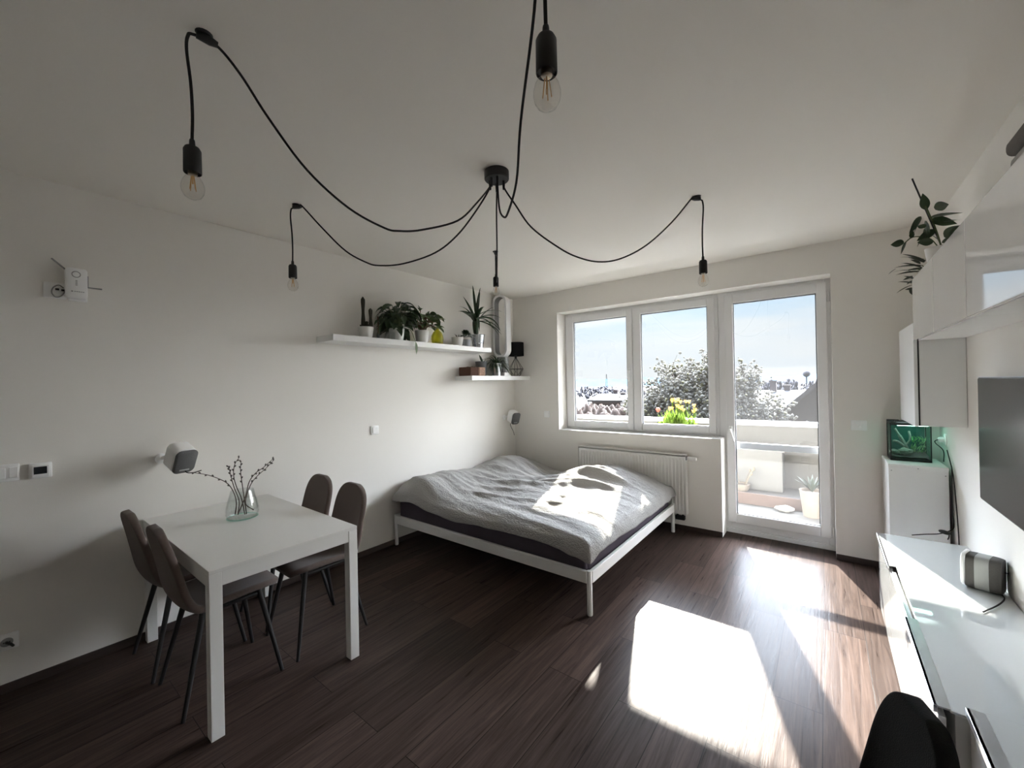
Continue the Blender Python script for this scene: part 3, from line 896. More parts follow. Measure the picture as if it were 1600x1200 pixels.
# ------------------------------------------------------------------ dining table
TX0, TX1, TY0, TY1, TZ = .004, 1.203, -3.745, -3.052, .730
t = thing('dining_table', 'white rectangular dining table standing end-on to the left wall', 'table', ((TX0 + TX1) / 2, (TY0 + TY1) / 2, 0))
bm = new(); box(bm, TX0, TX1, TY0, TY1, TZ - .018, TZ, .002); obj('tabletop', bm, M['table_white'], t)
LG = .05
for (x, y) in ((TX0, TY0), (TX1 - LG, TY0), (TX0, TY1 - LG), (TX1 - LG, TY1 - LG)):
    bm = new(); box(bm, x + (.012 if x == TX0 else 0), x + LG + (.012 if x == TX0 else 0), y, y + LG, 0, TZ - .018, .0025); obj('leg', bm, M['table_white'], t)
for (x0, x1, y0, y1) in ((TX0 + LG, TX1 - LG, TY0 + .003, TY0 + .021), (TX0 + LG, TX1 - LG, TY1 - .021, TY1 - .003),
                         (TX0 + .02, TX0 + .038, TY0 + LG, TY1 - LG), (TX1 - .021, TX1 - .003, TY0 + LG, TY1 - LG)):
    bm = new(); box(bm, x0, x1, y0, y1, TZ - .078, TZ - .018, .0015); obj('apron', bm, M['table_white'], t)

# ------------------------------------------------------------------ dining chairs (shell seat, four black legs); front is +Y locally
def chair_shell(topw=.158, toph=.865, lean=-.262, ws=1.0, even=False):
    bm = new()
    # side profile (y, z) from seat front over the bend to the top of the back
    prof = smooth_path([(0, .225, .455), (0, .17, .474), (0, .02, .462), (0, -.10, .452), (0, -.165, .470), (0, -.205, .535), (0, -.228, .65), (0, -.246, .76), (0, lean, toph)], 9)
    L = [0]
    for a, b in zip(prof, prof[1:]): L.append(L[-1] + (b - a).length)
    tot = L[-1]
    wtab = [(0, .178), (.12, .188), (.3, .192), (.42, .191), (.55, .186), (.75, .174), (1.0, topw)]
    if even: wtab = [(0, .172), (.5, .172), (1.0, .168)]
    nu = 16; rows = []
    for p, l in zip(prof, L):
        v = l / tot
        w = interp(wtab, v)
        e = 1.0
        if v > .82: e = max(.05, 1 - ((v - .82) / .1805) ** 2.6) ** .40
        if v < .12: e = .72 + .28 * math.sqrt(max(0, 1 - ((.12 - v) / .12) ** 2))
        w *= max(e, .26) * ws
        curl = .030 * math.sin(PI * min(1, max(0, (v - .05) / .9)))
        row = []
        for k in range(nu + 1):
            s = -1 + 2 * k / nu
            c = curl * abs(s) ** 2.6
            # lip lifts upward on the seat and forward on the back
            up = 1 - min(1, max(0, (v - .38) / .14)); 
            row.append(bm.verts.new((s * w, p.y + c * (1 - up), p.z + c * up)))
        rows.append(row)
    for a, b in zip(rows, rows[1:]):
        for k in range(nu):
            bm.faces.new((a[k], a[k + 1], b[k + 1], b[k]))
    return bm
def make_chair(label, fabric, group, ws=1.0):
    t = thing('dining_chair', label, 'chair', group=group)
    o = obj('seat_shell', chair_shell(ws=ws, even=ws < 1), fabric, t, local=True)
    for p in o.data.polygons: p.use_smooth = True
    md = o.modifiers.new('padding', 'SOLIDIFY'); md.thickness = .034; md.offset = 0
    md = o.modifiers.new('round', 'SUBSURF'); md.levels = 2; md.render_levels = 2
    for (sx, s_y) in ((-1, 1), (1, 1), (-1, -1), (1, -1)):
        bm = new(); yt = .13 if s_y > 0 else -.11
        tube(bm, [(sx * .13, yt, .452), (sx * .2, s_y * .212, 0.0)], [.0145, .009], 12); obj('leg', bm, M['black_metal'], t, local=True, smooth=True)
    bm = new(); tube(bm, [(-.14, .12, .430), (.14, .12, .430)], .010, 8); tube(bm, [(-.14, -.10, .430), (.14, -.10, .430)], .010, 8)
    tube(bm, [(-.135, .12, .430), (-.135, -.10, .430)], .010, 8); tube(bm, [(.135, .12, .430), (.135, -.10, .430)], .010, 8)
    obj('under_frame', bm, M['black_metal'], t, local=True)
    return t
ch = make_chair('grey-brown dining chair at the near table side, closest to the left wall', M['chair_fabric'], 'dining chairs around the white table')
def place(o, x, y, rz): o.location = (x, y, 0); o.rotation_euler = (0, 0, rz)
place(ch, .325, -3.60, R(1))
for (x, y, rz, lb) in ((.770, -3.575, R(0), 'grey-brown dining chair behind the front table leg, nearer the room'),
                       (.325, -3.06, R(181), 'grey-brown dining chair on the far table side, closest to the left wall'),
                       (.770, -3.07, R(180), 'grey-brown dining chair on the far table side, nearer the bed')):
    c = copy_tree(ch); c['label'] = lb; place(c, x, y, rz)
oc = make_chair('black upholstered chair in front of the white media bench', M['chair_black'], None, .62)
oc.name = 'black_chair'
place(oc, 3.190, -3.300, R(109))

# ------------------------------------------------------------------ vase with catkin twigs
VX, VY = .485, -3.375
t = thing('glass_vase', 'clear rounded glass vase on the dining table', 'vase', (VX, VY, TZ))
bm = new()
prof_o = [(.052, .0), (.078, .006), (.086, .03), (.085, .06), (.077, .10), (.066, .14), (.060, .168)]
prof = prof_o + [(r - .004, h) for r, h in reversed(prof_o[1:])] + [(.050, .010)]
lathe(bm, prof, (VX, VY, TZ), 36, cap_lo=True, cap_hi=True)
obj('vessel', bm, M['vase_glass'], t, smooth=True)
bm = new()
ring = [(VX + .079 * math.cos(a * PI / 18), VY + .079 * math.sin(a * PI / 18), TZ + .006) for a in range(36)]
tube(bm, ring, .0035, 6, closed=True); obj('base_rim', bm, M['water_glass'], t, smooth=True)
def rel(px, py, f0=2.43):
    """offset from vase centre in the plane facing the viewer: px right, py up, in image pixels"""
    s = f0 / fpx
    return Vector((VX, VY, TZ)) + rgt * (px * s) + Vector((0, 0, 1)) * (py * s)
tw_defs = [ # (root, points..., tip) in pixels from the vase base centre
    ((-10, 4), [(-4, 26), (-9, 44), (-20, 58), (-45, 69), (-70, 74)], 'willow twig arching out to the left of the vase'),
    ((-6, 3), [(-2, 28), (-9, 48), (-14, 66), (-16, 76), (-18, 82)], 'short upright willow twig left in the vase'),
    ((4, 3), [(0, 30), (-8, 50), (-12, 68), (-10, 84), (-3, 95)], 'tallest upright willow twig in the vase'),
    ((6, 3), [(2, 30), (0, 46), (-2, 62), (-3, 76), (-2, 88)], 'middle upright willow twig in the vase'),
    ((-8, 3), [(2, 32), (8, 54), (18, 68), (32, 78), (47, 91)], 'upper willow twig leaning to the right of the vase'),
    ((16, 9), [(0, 20), (6, 44), (16, 60), (34, 76), (46, 88)], 'lower willow twig leaning to the right of the vase')]
for i, (rt, pts, lb) in enumerate(tw_defs):
    t = thing('willow_twig', lb, 'twig', rel(*rt) + Vector((0, 0, .004)), group='willow twigs in the glass vase')
    jit = fwd * (.012 * (i - 2.5))
    path = smooth_path([rel(*rt) + Vector((0, 0, .008)) + jit * .3] + [rel(*q) + jit for q in pts], 5)
    bm = new(); tube(bm, path, [.0032 - .0018 * k / len(path) for k in range(len(path))], 6); obj('stem', bm, M['twig'], t, smooth=True)
    n = len(path); rg = random.Random(i)
    for k in range(int(n * .52), n, 2):
        p = path[k]; d = (path[min(k + 1, n - 1)] - path[k - 1]).normalized()
        sd = d.cross(fwd).normalized() * (1 if k % 4 < 2 else -1)
        q = (d * .8 + sd * .6).to_track_quat('Z', 'Y').to_matrix()
        bm = new(); ball(bm, p + sd * .004 + d * .003, .0045, 8, 6, (1, 1, 1.9), q); obj('catkin', bm, M['catkin'], t, smooth=True)

# ------------------------------------------------------------------ spider lamp: rose, five swagged cords with hooks, sockets and bulbs
RO = Vector((1.92, -2.63, H))
lamp = thing('spider_lamp', 'black ceiling rose with five swagged cords and bare bulbs', 'lamp', RO)
bm = new(); lathe(bm, [(.062, -.045), (.066, -.040), (.066, 0)], RO, 36); obj('ceiling_rose', bm, M['black_metal'], lamp, smooth=True)
cords = {
 'A': ((1.738, -3.877), 2.295, [(1.752, -3.782, 2.572), (1.764, -3.699, 2.458), (1.782, -3.576, 2.319), (1.804, -3.424, 2.222), (1.826, -3.276, 2.181), (1.836, -3.203, 2.186), (1.853, -3.091, 2.22), (1.882, -2.893, 2.315), (1.9, -2.77, 2.44)]),
 'B': ((.713, -3.129), 2.303, [(.754, -3.112, 2.635), (.894, -3.054, 2.475), (1.038, -2.995, 2.326), (1.167, -2.941, 2.243), (1.246, -2.909, 2.216), (1.393, -2.848, 2.211), (1.579, -2.771, 2.253), (1.706, -2.719, 2.337), (1.812, -2.675, 2.46)]),
 'C': ((2.687, -1.61), 2.28, [(2.664, -1.64, 2.636), (2.576, -1.757, 2.475), (2.467, -1.902, 2.321), (2.363, -2.04, 2.23), (2.276, -2.156, 2.202), (2.193, -2.267, 2.223), (2.123, -2.36, 2.273), (2.034, -2.478, 2.368), (1.981, -2.549, 2.482)]),
 'D': ((1.079, -1.641), 2.465, [(1.20, -1.78, 2.49), (1.36, -1.975, 2.30), (1.50, -2.135, 2.225), (1.62, -2.28, 2.24), (1.74, -2.42, 2.34), (1.84, -2.54, 2.47)]),
 'E': ((2.795, -3.52), 2.30, [(2.775, -3.50, 2.60), (2.70, -3.41, 2.50), (2.53, -3.245, 2.36), (2.40, -3.10, 2.26), (2.25, -2.96, 2.235), (2.12, -2.825, 2.29), (2.0, -2.71, 2.40)]),
}
CD = .0045
for k, (hk, zs, mids) in cords.items():
    hx, hy = hk
    d = Vector((hx - RO.x, hy - RO.y, 0)).normalized()
    p_in = Vector((hx, hy, H - .018)) - d * .03
    p_out = Vector((hx, hy, H - .018)) + d * .028
    path = [Vector((hx, hy, zs + .0)) + d * .035] + [Vector((hx, hy, z)) + d * o for z, o in ((zs + .08, .033), (zs + (H - zs) * .5, .036), (H - .075, .045))] + [Vector((hx, hy, H - .030)) + d * .041, p_out, p_in]
    path += [Vector(m) for m in mids] + [RO + d * .042 + Vector((0, 0, -.085)), RO + d * .038 + Vector((0, 0, -.045))]
    bm = new(); tube(bm, smooth_path(path, 6), CD, 8); cord = obj('cord', bm, M['black_cord'], lamp, smooth=True)
    bm = new()   # ceiling hook: a small screwed cone clip
    lathe(bm, [(.020, -.006), (.024, 0)], (hx, hy, H), 16)
    tube(bm, [Vector((hx, hy, H - .016)) - d * .036, Vector((hx, hy, H - .014)) - d * .015, Vector((hx, hy, H - .012)) + d * .02], [.009, .014, .012], 10)
    obj('ceiling_hook', bm, M['black'], lamp, smooth=True)
    bm = new(); lathe(bm, [(.005, 0), (.008, -.006), (.006, -.05)], RO + d * .038 + Vector((0, 0, -.042)), 10); obj('strain_relief', bm, M['black'], lamp, smooth=True)
    c = Vector((hx, hy, 0)) + d * .035
    bm = new()
    lathe(bm, [(.0065, 0), (.0075, -.004), (.0085, -.022), (.019, -.025), (.0235, -.034), (.0240, -.105), (.0225, -.107), (.021, -.100)], c + Vector((0, 0, zs)), 24)
    so = obj('socket', bm, M['black'], lamp, smooth=True)
    zb = zs - .100
    bm = new()
    pr = [(.0135, 0), (.0150, -.010), (.0205, -.020), (.0270, -.032), (.0305, -.045), (.0310, -.056), (.0285, -.068), (.0215, -.080), (.0110, -.0865), (.001, -.088)]
    lathe(bm, pr, c + Vector((0, 0, zb)), 28); bulb = obj('bulb', bm, M['bulb_glass'], lamp, smooth=True)
    bm = new(); lathe(bm, [(.012, .004), (.0125, -.012), (.009, -.014)], c + Vector((0, 0, zb)), 16); obj('bulb_cap', bm, M['brass'], bulb, smooth=True)
    bm = new()
    for q in range(4):
        a = q * PI / 2 + .4
        p0 = c + Vector((math.cos(a) * .0045, math.sin(a) * .0045, zb - .016)); p1 = c + Vector((math.cos(a) * .010, math.sin(a) * .010, zb - .060))
        tube(bm, [p0, p1], .0011, 6)
    tube(bm, [c + Vector((0, 0, zb - .01)), c + Vector((0, 0, zb - .04))], .002, 6)
    obj('filament', bm, M['filament'], bulb)

# ------------------------------------------------------------------ floating shelves
def shelf(label, y0, y1, z1, d=.262, th=.05):
    bm = new(); box(bm, 0, d, y0, y1, z1 - th, z1, .002)
    return tag(center_mesh(obj('wall_shelf', bm, M['white_lacquer'])), label, 'shelf', 'white floating shelves')
SZ, LZ = 1.931, 1.614
shelf('long upper white floating shelf with plants on the left wall', -2.66, -.76, SZ)
shelf('short lower white floating shelf in the corner under the fan', -1.095, -.003, LZ)

def pot(t, c, r0, r1, h, mat, soil=True):
    bm = new(); lathe(bm, [(r0 * .92, 0), (r0, .004), (r1, h), (r1 * .93, h), (r1 * .90, h - .012)], c, 28); obj('pot', bm, mat, t, smooth=True)
    if soil:
        bm = new(); lathe(bm, [(r1 * .9, h - .016), (r1 * .5, h - .010), (.002, h - .008)], c, 20, cap_lo=True, cap_hi=False); obj('soil', bm, M['soil'], t, smooth=True)
# cactus
c = Vector((.14, -2.295, SZ))
t = thing('potted_cactus', 'tall three-stemmed cactus in a white pot, leftmost on the shelf', 'plant', c)
pot(t, c, .050, .066, .10, M['ceramic'])
for (dx, dy, h, r) in ((-.01, -.018, .365, .0165), (.012, .040, .27, .0155), (-.005, .012, .155, .014), (.02, .010, .09, .014), (.0, -.045, .075, .011)):
    bm = new(); prf = []
    for k in range(13):
        s = k / 12
        prf.append((r * (.85 + .15 * math.sin(s * 9)) * (1 if s < .88 else math.sqrt(max(.02, 1 - ((s - .88) / .12) ** 2))), .085 + (h - .085) * s if h > .1 else .08 + h * .5 * s))
    lathe(bm, prf, c + Vector((dx, dy, 0)), 14); 
    for v in bm.verts:
        a = math.atan2(v.co.y - c.y - dy, v.co.x - c.x - dx); k = 1 + .12 * math.cos(a * 7)
        v.co.x = c.x + dx + (v.co.x - c.x - dx) * k; v.co.y = c.y + dy + (v.co.y - c.y - dy) * k
    obj('cactus_stem', bm, M['cactus'], t, smooth=True)
c = Vector((.16, -2.185, SZ))
t = thing('taper_candle', 'thin pinkish-brown taper candle beside the cactus pot', 'candle', c)
bm = new(); lathe(bm, [(.022, 0), (.022, .008), (.010, .014), (.012, .05), (.009, .05)], c, 16); obj('holder', bm, M['dark_ceramic'], t, smooth=True)
bm = new(); lathe(bm, [(.0075, .045), (.0065, .20), (.002, .207)], c, 12); obj('wax', bm, M['stem_red'], t, smooth=True)
c = Vector((.17, -2.10, SZ))
t = thing('glass_box', 'small clear glass box behind the left leafy plant', 'box', c)
bm = new()
for (x0, x1, y0, y1) in ((-.045, .045, -.055, -.052), (-.045, .045, .052, .055), (-.045, -.042, -.052, .052), (.042, .045, -.052, .052)):
    box(bm, c.x + x0, c.x + x1, c.y + y0, c.y + y1, SZ, SZ + .07)
obj('glass_panel', bm, M['vase_glass'], t)
bm = new(); box(bm, c.x - .047, c.x + .047, c.y - .057, c.y + .057, SZ, SZ + .004); obj('base', bm, M['white_plastic'], t)

def leafy(t, c, z0, n, ln, wd, spread, hrange, mat, smat, droop=1.1, seed=1, ysq=1.0, face=0.0):
    rg = random.Random(seed); bmL, bmS = new(), new()
    for i in range(n):
        a = rg.uniform(0, 2 * PI); rr = rg.uniform(.1, 1) ** .7 * spread
        p0 = Vector((c.x + rg.uniform(-.02, .02), c.y + rg.uniform(-.02, .02), z0))
        p1 = Vector((c.x + math.cos(a) * rr * .62 + face, c.y + math.sin(a) * rr * ysq, z0 + rg.uniform(*hrange) * (1.1 - .45 * rr / spread)))
        p1.x = max(p1.x, .03)
        tube(bmS, smooth_path([p0, p0.lerp(p1, .5) + Vector((0, 0, .03)), p1], 3), .0028, 5, cap=False)
        d = Vector((math.cos(a) * .9 + rg.uniform(-.3, .3) + .2, math.sin(a) * .9 + rg.uniform(-.3, .3), rg.uniform(-.25, .5)))
        if p1.x < .10 and d.x < 0: d.x *= -.4
        leaf(bmL, p1, d, rg.uniform(*ln), rg.uniform(*wd), droop * rg.uniform(.7, 1.4), 6, .2, twist=rg.uniform(-.7, .7))
    bmesh.ops.translate(bmL, verts=bmL.verts, vec=(0, 0, 0))
    for q in (bmL, bmS):
        for v in q.verts:
            v.co.x = max(v.co.x, .006)
            if v.co.x < .285: v.co.z = max(v.co.z, SZ + .004)
    obj('stem', bmS, smat, t); obj('foliage', bmL, mat, t, smooth=False)
c = Vector((.155, -1.985, SZ))
t = thing('leafy_houseplant', 'bushy dark-green leafy plant in a white pot with one leaf over the shelf edge', 'plant', c)
pot(t, c, .058, .072, .115, M['ceramic'])
rg = random.Random(3); 
leafy(t, c, SZ + .10, 95, (.10, .15), (.045, .070), .185, (-.03, .27), M['leaf_dark'], M['stem_green'], 1.9, 3, ysq=.8, face=.04)
bm = new(); tube(bm, smooth_path([c + Vector((.05, .05, .11)), (.24, -1.89, SZ + .10), (.287, -1.875, SZ - .01)], 5), .003, 5); leaf(bm, (.287, -1.875, SZ - .012), (.06, .02, -1), .115, .045, .2, 6)
obj('hanging_leaf', bm, M['leaf_mid'], t)
c = Vector((.15, -1.685, SZ))
t = thing('bushy_houseplant', 'lighter green plant with reddish stems in a white pot beside the yellow vase', 'plant', c)
pot(t, c, .056, .070, .125, M['ceramic'])
leafy(t, c, SZ + .12, 70, (.07, .11), (.04, .06), .17, (.06, .24), M['leaf_mid'], M['stem_red'], 1.3, 8, face=.03)
c = Vector((.175, -1.505, SZ))
t = thing('yellow_vase', 'translucent yellow glass bottle vase on the upper shelf', 'vase', c)
bm = new(); lathe(bm, [(.040, 0), (.052, .01), (.062, .05), (.058, .09), (.040, .125), (.019, .145), (.017, .17), (.021, .175), (.014, .174), (.012, .145), (.034, .12), (.050, .09), (.054, .05), (.040, .012)], c, 28); obj('vessel', bm, M['yellow_glass'], t, smooth=True)
c = Vector((.15, -1.195, SZ))
t = thing('small_pot', 'small cream pot with bare brown soil and a dry sprig', 'plant', c)
pot(t, c, .050, .066, .098, M['ceramic'])
bm = new()
for i in range(7):
    a = rnd.uniform(0, 6.28); tube(bm, [c + Vector((0, 0, .09)), c + Vector((math.cos(a) * .03, math.sin(a) * .03, .09 + rnd.uniform(.03, .06)))], .002, 5)
obj('sprig', bm, M['twig'], t)
c = Vector((.135, -1.055, SZ))
t = thing('dark_houseplant', 'small dark rounded plant in a grey pot next to the zinc bucket', 'plant', c)
pot(t, c, .048, .058, .085, M['grey_ceramic'])
rg = random.Random(5); bmL = new()
for i in range(70):
    a = rg.uniform(0, 6.28); e = rg.uniform(-.1, 1.4)
    d = Vector((math.cos(a) * math.cos(e), math.sin(a) * math.cos(e), math.sin(e)))
    leaf(bmL, c + Vector((0, 0, .12)) + d * .035, d, .045, .032, .4, 4)
obj('foliage', bmL, M['leaf_dark'], t)
# yucca in zinc bucket
c = Vector((.145, -.865, SZ))
t = thing('yucca_plant', 'tall spiky yucca in a zinc bucket at the right end of the shelf', 'plant', c)
bm = new(); lathe(bm, [(.058, 0), (.062, .004), (.066, .05), (.068, .052), (.069, .058), (.084, .150), (.088, .152), (.086, .157), (.080, .152), (.076, .14)], c, 32); obj('bucket', bm, M['chrome'], t, smooth=True)
bm = new(); lathe(bm, [(.078, .138), (.02, .142)], c, 20); obj('soil', bm, M['soil'], t)
bm = new(); tube(bm, [c + Vector((0, -.02, .13)), c + Vector((-.005, -.025, .27)), c + Vector((0, -.02, .40))], [.026, .030, .022], 12); obj('trunk', bm, M['leaf_dark'], t, smooth=True)
bmL = new(); top = c + Vector((0, -.02, .38))
# (dy, dz, dx, length, droop)
for (dy, dz, dx, ln, dr, w) in ((-.25, 1.0, .1, .37, -.1, .024), (.12, 1.0, .1, .34, .25, .034), (.22, 1.0, .0, .35, .0, .034), (-.9, .75, .2, .38, .9, .024), (-1, .35, .3, .42, .55, .034), (-.9, .45, .5, .35, .75, .045),
                                (1, .6, .25, .38, .75, .022), (.9, .5, .5, .30, .9, .024), (1.0, .25, .3, .36, 1.3, .030), (.7, .4, .6, .34, 2.4, .03), (-.8, .2, .6, .36, 1.9, .03),
                                (-.6, -.1, .7, .34, 1.5, .024), (.5, -.1, .8, .34, 1.6, .026), (.15, .1, .9, .26, 1.8, .026), (-.3, .7, .6, .30, 1.2, .03), (.8, -.05, .3, .36, .9, .02), (.3, .8, .5, .28, .8, .03), (-.5, .9, -.05, .32, .4, .024)):
    leaf(bmL, top - Vector((0, 0, rnd.uniform(0, .10))), (dx, dy, dz), ln * 1.04, w * 1.5, dr, 9, .35, shape='strap', twist=rnd.uniform(-.4, .4))
for v in bmL.verts:
    v.co.x = max(v.co.x, .006); v.co.z = min(v.co.z, H - .02)
obj('foliage', bmL, M['leaf_dark'], t)

# lower shelf
c = Vector((.14, -1.065, LZ))
t = thing('woven_basket', 'brown woven basket on the left of the lower corner shelf', 'basket', c)
bm = new(); box(bm, .05, .235, -1.085, -.955, LZ, LZ + .098, .008, 2)
o = obj('basket_side', bm, M['basket'], t)
bm = new(); box(bm, .055, .24, -.955, -.845, LZ, LZ + .098, .012, 2); obj('patterned_side', bm, M['basket_light'], t)
bm = new()
rg = random.Random(9)
for i in range(16): lump(bm, (rg.uniform(.08, .21), rg.uniform(-1.03, -.87), LZ + .098), .012, (1, 1, .8), i, .2, 1)
obj('filling', bm, M['dry'], t)
c = Vector((.10, -.760, LZ))
t = thing('dark_grey_pot', 'dark grey pot with one black leaf beside the woven basket', 'plant', c)
bm = new(); lathe(bm, [(.050, 0), (.056, .006), (.070, .17), (.073, .172), (.066, .17), (.060, .15)], c, 28); obj('pot', bm, M['dark_ceramic'], t, smooth=True)
bm = new(); leaf(bm, c + Vector((.04, -.03, .16)), (.25, -.75, .9), .12, .03, .2, 6); leaf(bm, c + Vector((.03, 0, .16)), (.2, .4, .5), .10, .03, .9, 6); obj('foliage', bm, M['leaf_dark'], t)
c = Vector((.195, -.600, LZ))
t = thing('spider_plant', 'trailing spider plant in a shiny metal pot in front of the fan', 'plant', c)
bm = new(); lathe(bm, [(.048, 0), (.052, .004), (.064, .150), (.067, .153), (.061, .151), (.058, .135)], c, 32); obj('pot', bm, M['chrome'], t, smooth=True)
bm = new(); lathe(bm, [(.059, .13), (.02, .135)], c, 18); obj('soil', bm, M['soil'], t)
bmL = new(); rg = random.Random(21)
for i in range(84):
    a = rg.uniform(0, 6.28); e = rg.uniform(.0, 1.2)
    d = Vector((math.cos(a) * math.cos(e), math.sin(a) * math.cos(e), math.sin(e)))
    leaf(bmL, c + Vector((rg.uniform(-.03, .03), rg.uniform(-.03, .03), .135)), d, rg.uniform(.14, .26), .015, rg.uniform(1.6, 3.2), 7, .3, shape='strap')
for v in bmL.verts:
    if v.co.x < .27: v.co.z = max(v.co.z, LZ + .012)
    v.co.x = max(v.co.x, .01)
obj('foliage', bmL, M['leaf_dark'], t)
bm = new(); box(bm, .19, .235, -.50, -.40, LZ, LZ + .045, .006)
tag(center_mesh(obj('small_box', bm, M['white_plastic'])), 'small white box at the front of the lower shelf before the fan', 'box')
# bladeless tower fan
fc = Vector((.125, -.395, LZ))
t = thing('tower_fan', 'tall white bladeless fan with a long oval loop on the lower shelf', 'fan', fc, rotz=R(8))
def stadium(w, z0, z1, n=14):
    r = w / 2; pts = []
    for k in range(n + 1):
        a = PI * k / n; pts.append((r * math.cos(a), z1 - r + r * math.sin(a)))
    for k in range(n + 1):
        a = PI + PI * k / n; pts.append((r * math.cos(a), z0 + r + r * math.sin(a)))
    return pts
bm = new()
oo = stadium(.196, .235, 1.005); ii = stadium(.148, .259, .981)
n = len(oo); D = .055
ro = [[bm.verts.new((x, y, z)) for x, z in oo] for y in (-D, D)]
ri_ = [[bm.verts.new((x, y, z)) for x, z in ii] for y in (-D, D)]
for k in range(n):
    j = (k + 1) % n
    bm.faces.new((ro[0][k], ro[0][j], ro[1][j], ro[1][k])); bm.faces.new((ri_[0][k], ri_[1][k], ri_[1][j], ri_[0][j]))
    bm.faces.new((ro[0][k], ri_[0][k], ri_[0][j], ro[0][j])); bm.faces.new((ro[1][k], ro[1][j], ri_[1][j], ri_[1][k]))
loop = obj('loop', bm, M['fan_white'], t, local=True)
bm = new(); io2 = stadium(.1455, .2605, .9795)
r1 = [[bm.verts.new((x, y, z)) for x, z in io2] for y in (-D + .004, D - .004)]
for k in range(n):
    j = (k + 1) % n
    bm.faces.new((r1[0][k], r1[0][j], r1[1][j], r1[1][k]))
obj('inner_liner', bm, M['fan_grey'], t, local=True, smooth=True)
bm = new(); lathe(bm, [(.078, .03), (.080, .20), (.070, .238)], (0, 0, 0), 32); obj('body', bm, M['fan_grey'], t, local=True, smooth=True)
bm = new(); lathe(bm, [(.094, 0), (.096, .008), (.090, .022), (.070, .03)], (0, 0, 0), 32); obj('base', bm, M['fan_white'], t, local=True, smooth=True)
# wire lamp
lc = Vector((.135, -.135, LZ))
t = thing('table_lamp', 'black table lamp with drum shade and wire cage base in the corner', 'lamp', lc)
bm = new(); lathe(bm, [(.104, .262), (.106, .262), (.106, .435), (.104, .435), (.1035, .263)], lc, 36, cap_lo=False, cap_hi=False); obj('lamp_shade', bm, M['shade_black'], t, smooth=True)
bm = new()
apex = lc + Vector((0, 0, .250)); nseg = 6; mid = []; low = []
for k in range(nseg):
    a = 2 * PI * k / nseg + .35
    mid.append(lc + Vector((math.cos(a) * .096, math.sin(a) * .096, .095))); low.append(lc + Vector((math.cos(a) * .055, math.sin(a) * .055, .004)))
for k in range(nseg):
    tube(bm, [apex, mid[k]], .0028, 6); tube(bm, [mid[k], mid[(k + 1) % nseg]], .0028, 6); tube(bm, [mid[k], low[k]], .0028, 6); tube(bm, [low[k], low[(k + 1) % nseg]], .0028, 6)
    tube(bm, [low[k], mid[(k + 1) % nseg]], .0022, 6)
obj('wire_cage', bm, M['black_metal'], t)
bm = new(); lathe(bm, [(.014, .235), (.016, .25), (.013, .30), (.017, .31), (.017, .34)], lc, 16); tube(bm, [lc + Vector((.0, 0, .30)), lc + Vector((.104, 0, .30))], .0018, 5); tube(bm, [lc + Vector((.0, 0, .30)), lc + Vector((-.104, 0, .30))], .0018, 5)
obj('lamp_holder', bm, M['black'], t, smooth=True)

# ------------------------------------------------------------------ wall plates, router, speakers on the left and window walls
def wall_plate(name, label, cat, c, nrm, w=.081, h=.081, d=.012, rockers=1, kind='switch', group=None):
    """c on the wall; nrm 'x' for the left wall, 'y' for the window wall, 'X' for the right wall."""
    rz = {'x': R(-90), 'y': R(0), 'X': R(90)}[nrm]     # local front is -Y
    t = thing(name, label, cat, c, rotz=rz + (R(180) if nrm == 'x' else 0) , group=group)
    if nrm == 'x': t.rotation_euler = (0, 0, R(90))
    if nrm == 'X': t.rotation_euler = (0, 0, R(-90))
    bm = new(); srect(bm, w, h, d, .006, 4, -d, bev=.002); obj('plate', bm, M['white_plastic'], t, local=True, smooth=True)
    if kind == 'switch':
        for k in range(rockers):
            x = (k - (rockers - 1) / 2) * (w * .5 if rockers > 1 else 0)
            bw = w * .62 if rockers == 1 else w * .36
            bm = new(); box(bm, x - bw / 2, x + bw / 2, -d - .005, -d + .001, -.027, .027, .002); obj('rocker', bm, M['white_plastic'], t, local=True)
    elif kind == 'socket':
        bm = new(); lathe(bm, [(.0215, -d - .001), (.0215, -d + .001), ], (0, 0, 0), 24, axis='y'); obj('well', bm, M['grey_mark'], t, local=True)
        bm = new()
        for s in (-1, 1): lathe(bm, [(.003, -d - .0015), (.003, -d)], (s * .0095, 0, 0), 10, axis='y')
        obj('pin_hole', bm, M['black'], t, local=True)
    return t
wall_plate('light_switch', 'white single light switch on the left wall beside the bed', 'switch', (0, -2.137, 1.112), 'x')
wall_plate('double_switch', 'white double switch left of the thermostat at the photo edge', 'switch', (0, -4.258, 1.106), 'x', w=.081, h=.088, rockers=2)
t = wall_plate('thermostat', 'white square thermostat with dark display above the table end', 'thermostat', (0, -4.148, 1.100), 'x', d=.020, kind='none')
bm = new(); srect(bm, .060, .060, .012, .004, 3, -.032, bev=.001); obj('face', bm, M['white_plastic'], t, local=True)
bm = new(); box(bm, -.024, .022, -.0335, -.031, -.016, .022, .001); obj('display', bm, M['display'], t, local=True)
t = wall_plate('power_socket', 'white socket low on the left wall with a black plug', 'socket', (0, -4.268, .255), 'x', kind='socket')
bm = new(); tube(bm, smooth_path([(0, -.012, 0), (0, -.032, .004), (.012, -.040, -.004), (.02, -.03, -.02)], 4), .006, 8); obj('plug', bm, M['black'], t, local=True)
wall_plate('wall_switch', 'white switch on the window wall left of the window', 'switch', (.514, 0, 1.128), 'y')
t = wall_plate('door_socket', 'white wall socket on the window wall right of the balcony door', 'socket', (3.505, 0, 1.122), 'y', w=.10, kind='none')
bm = new(); srect(bm, .062, .058, .006, .006, 3, -.018, bev=.001); obj('insert', bm, M['white_plastic'], t, local=True)
bm = new(); box(bm, -.002, .018, -.030, -.016, -.026, .002, .003); obj('adapter', bm, M['white_plastic'], t, local=True)

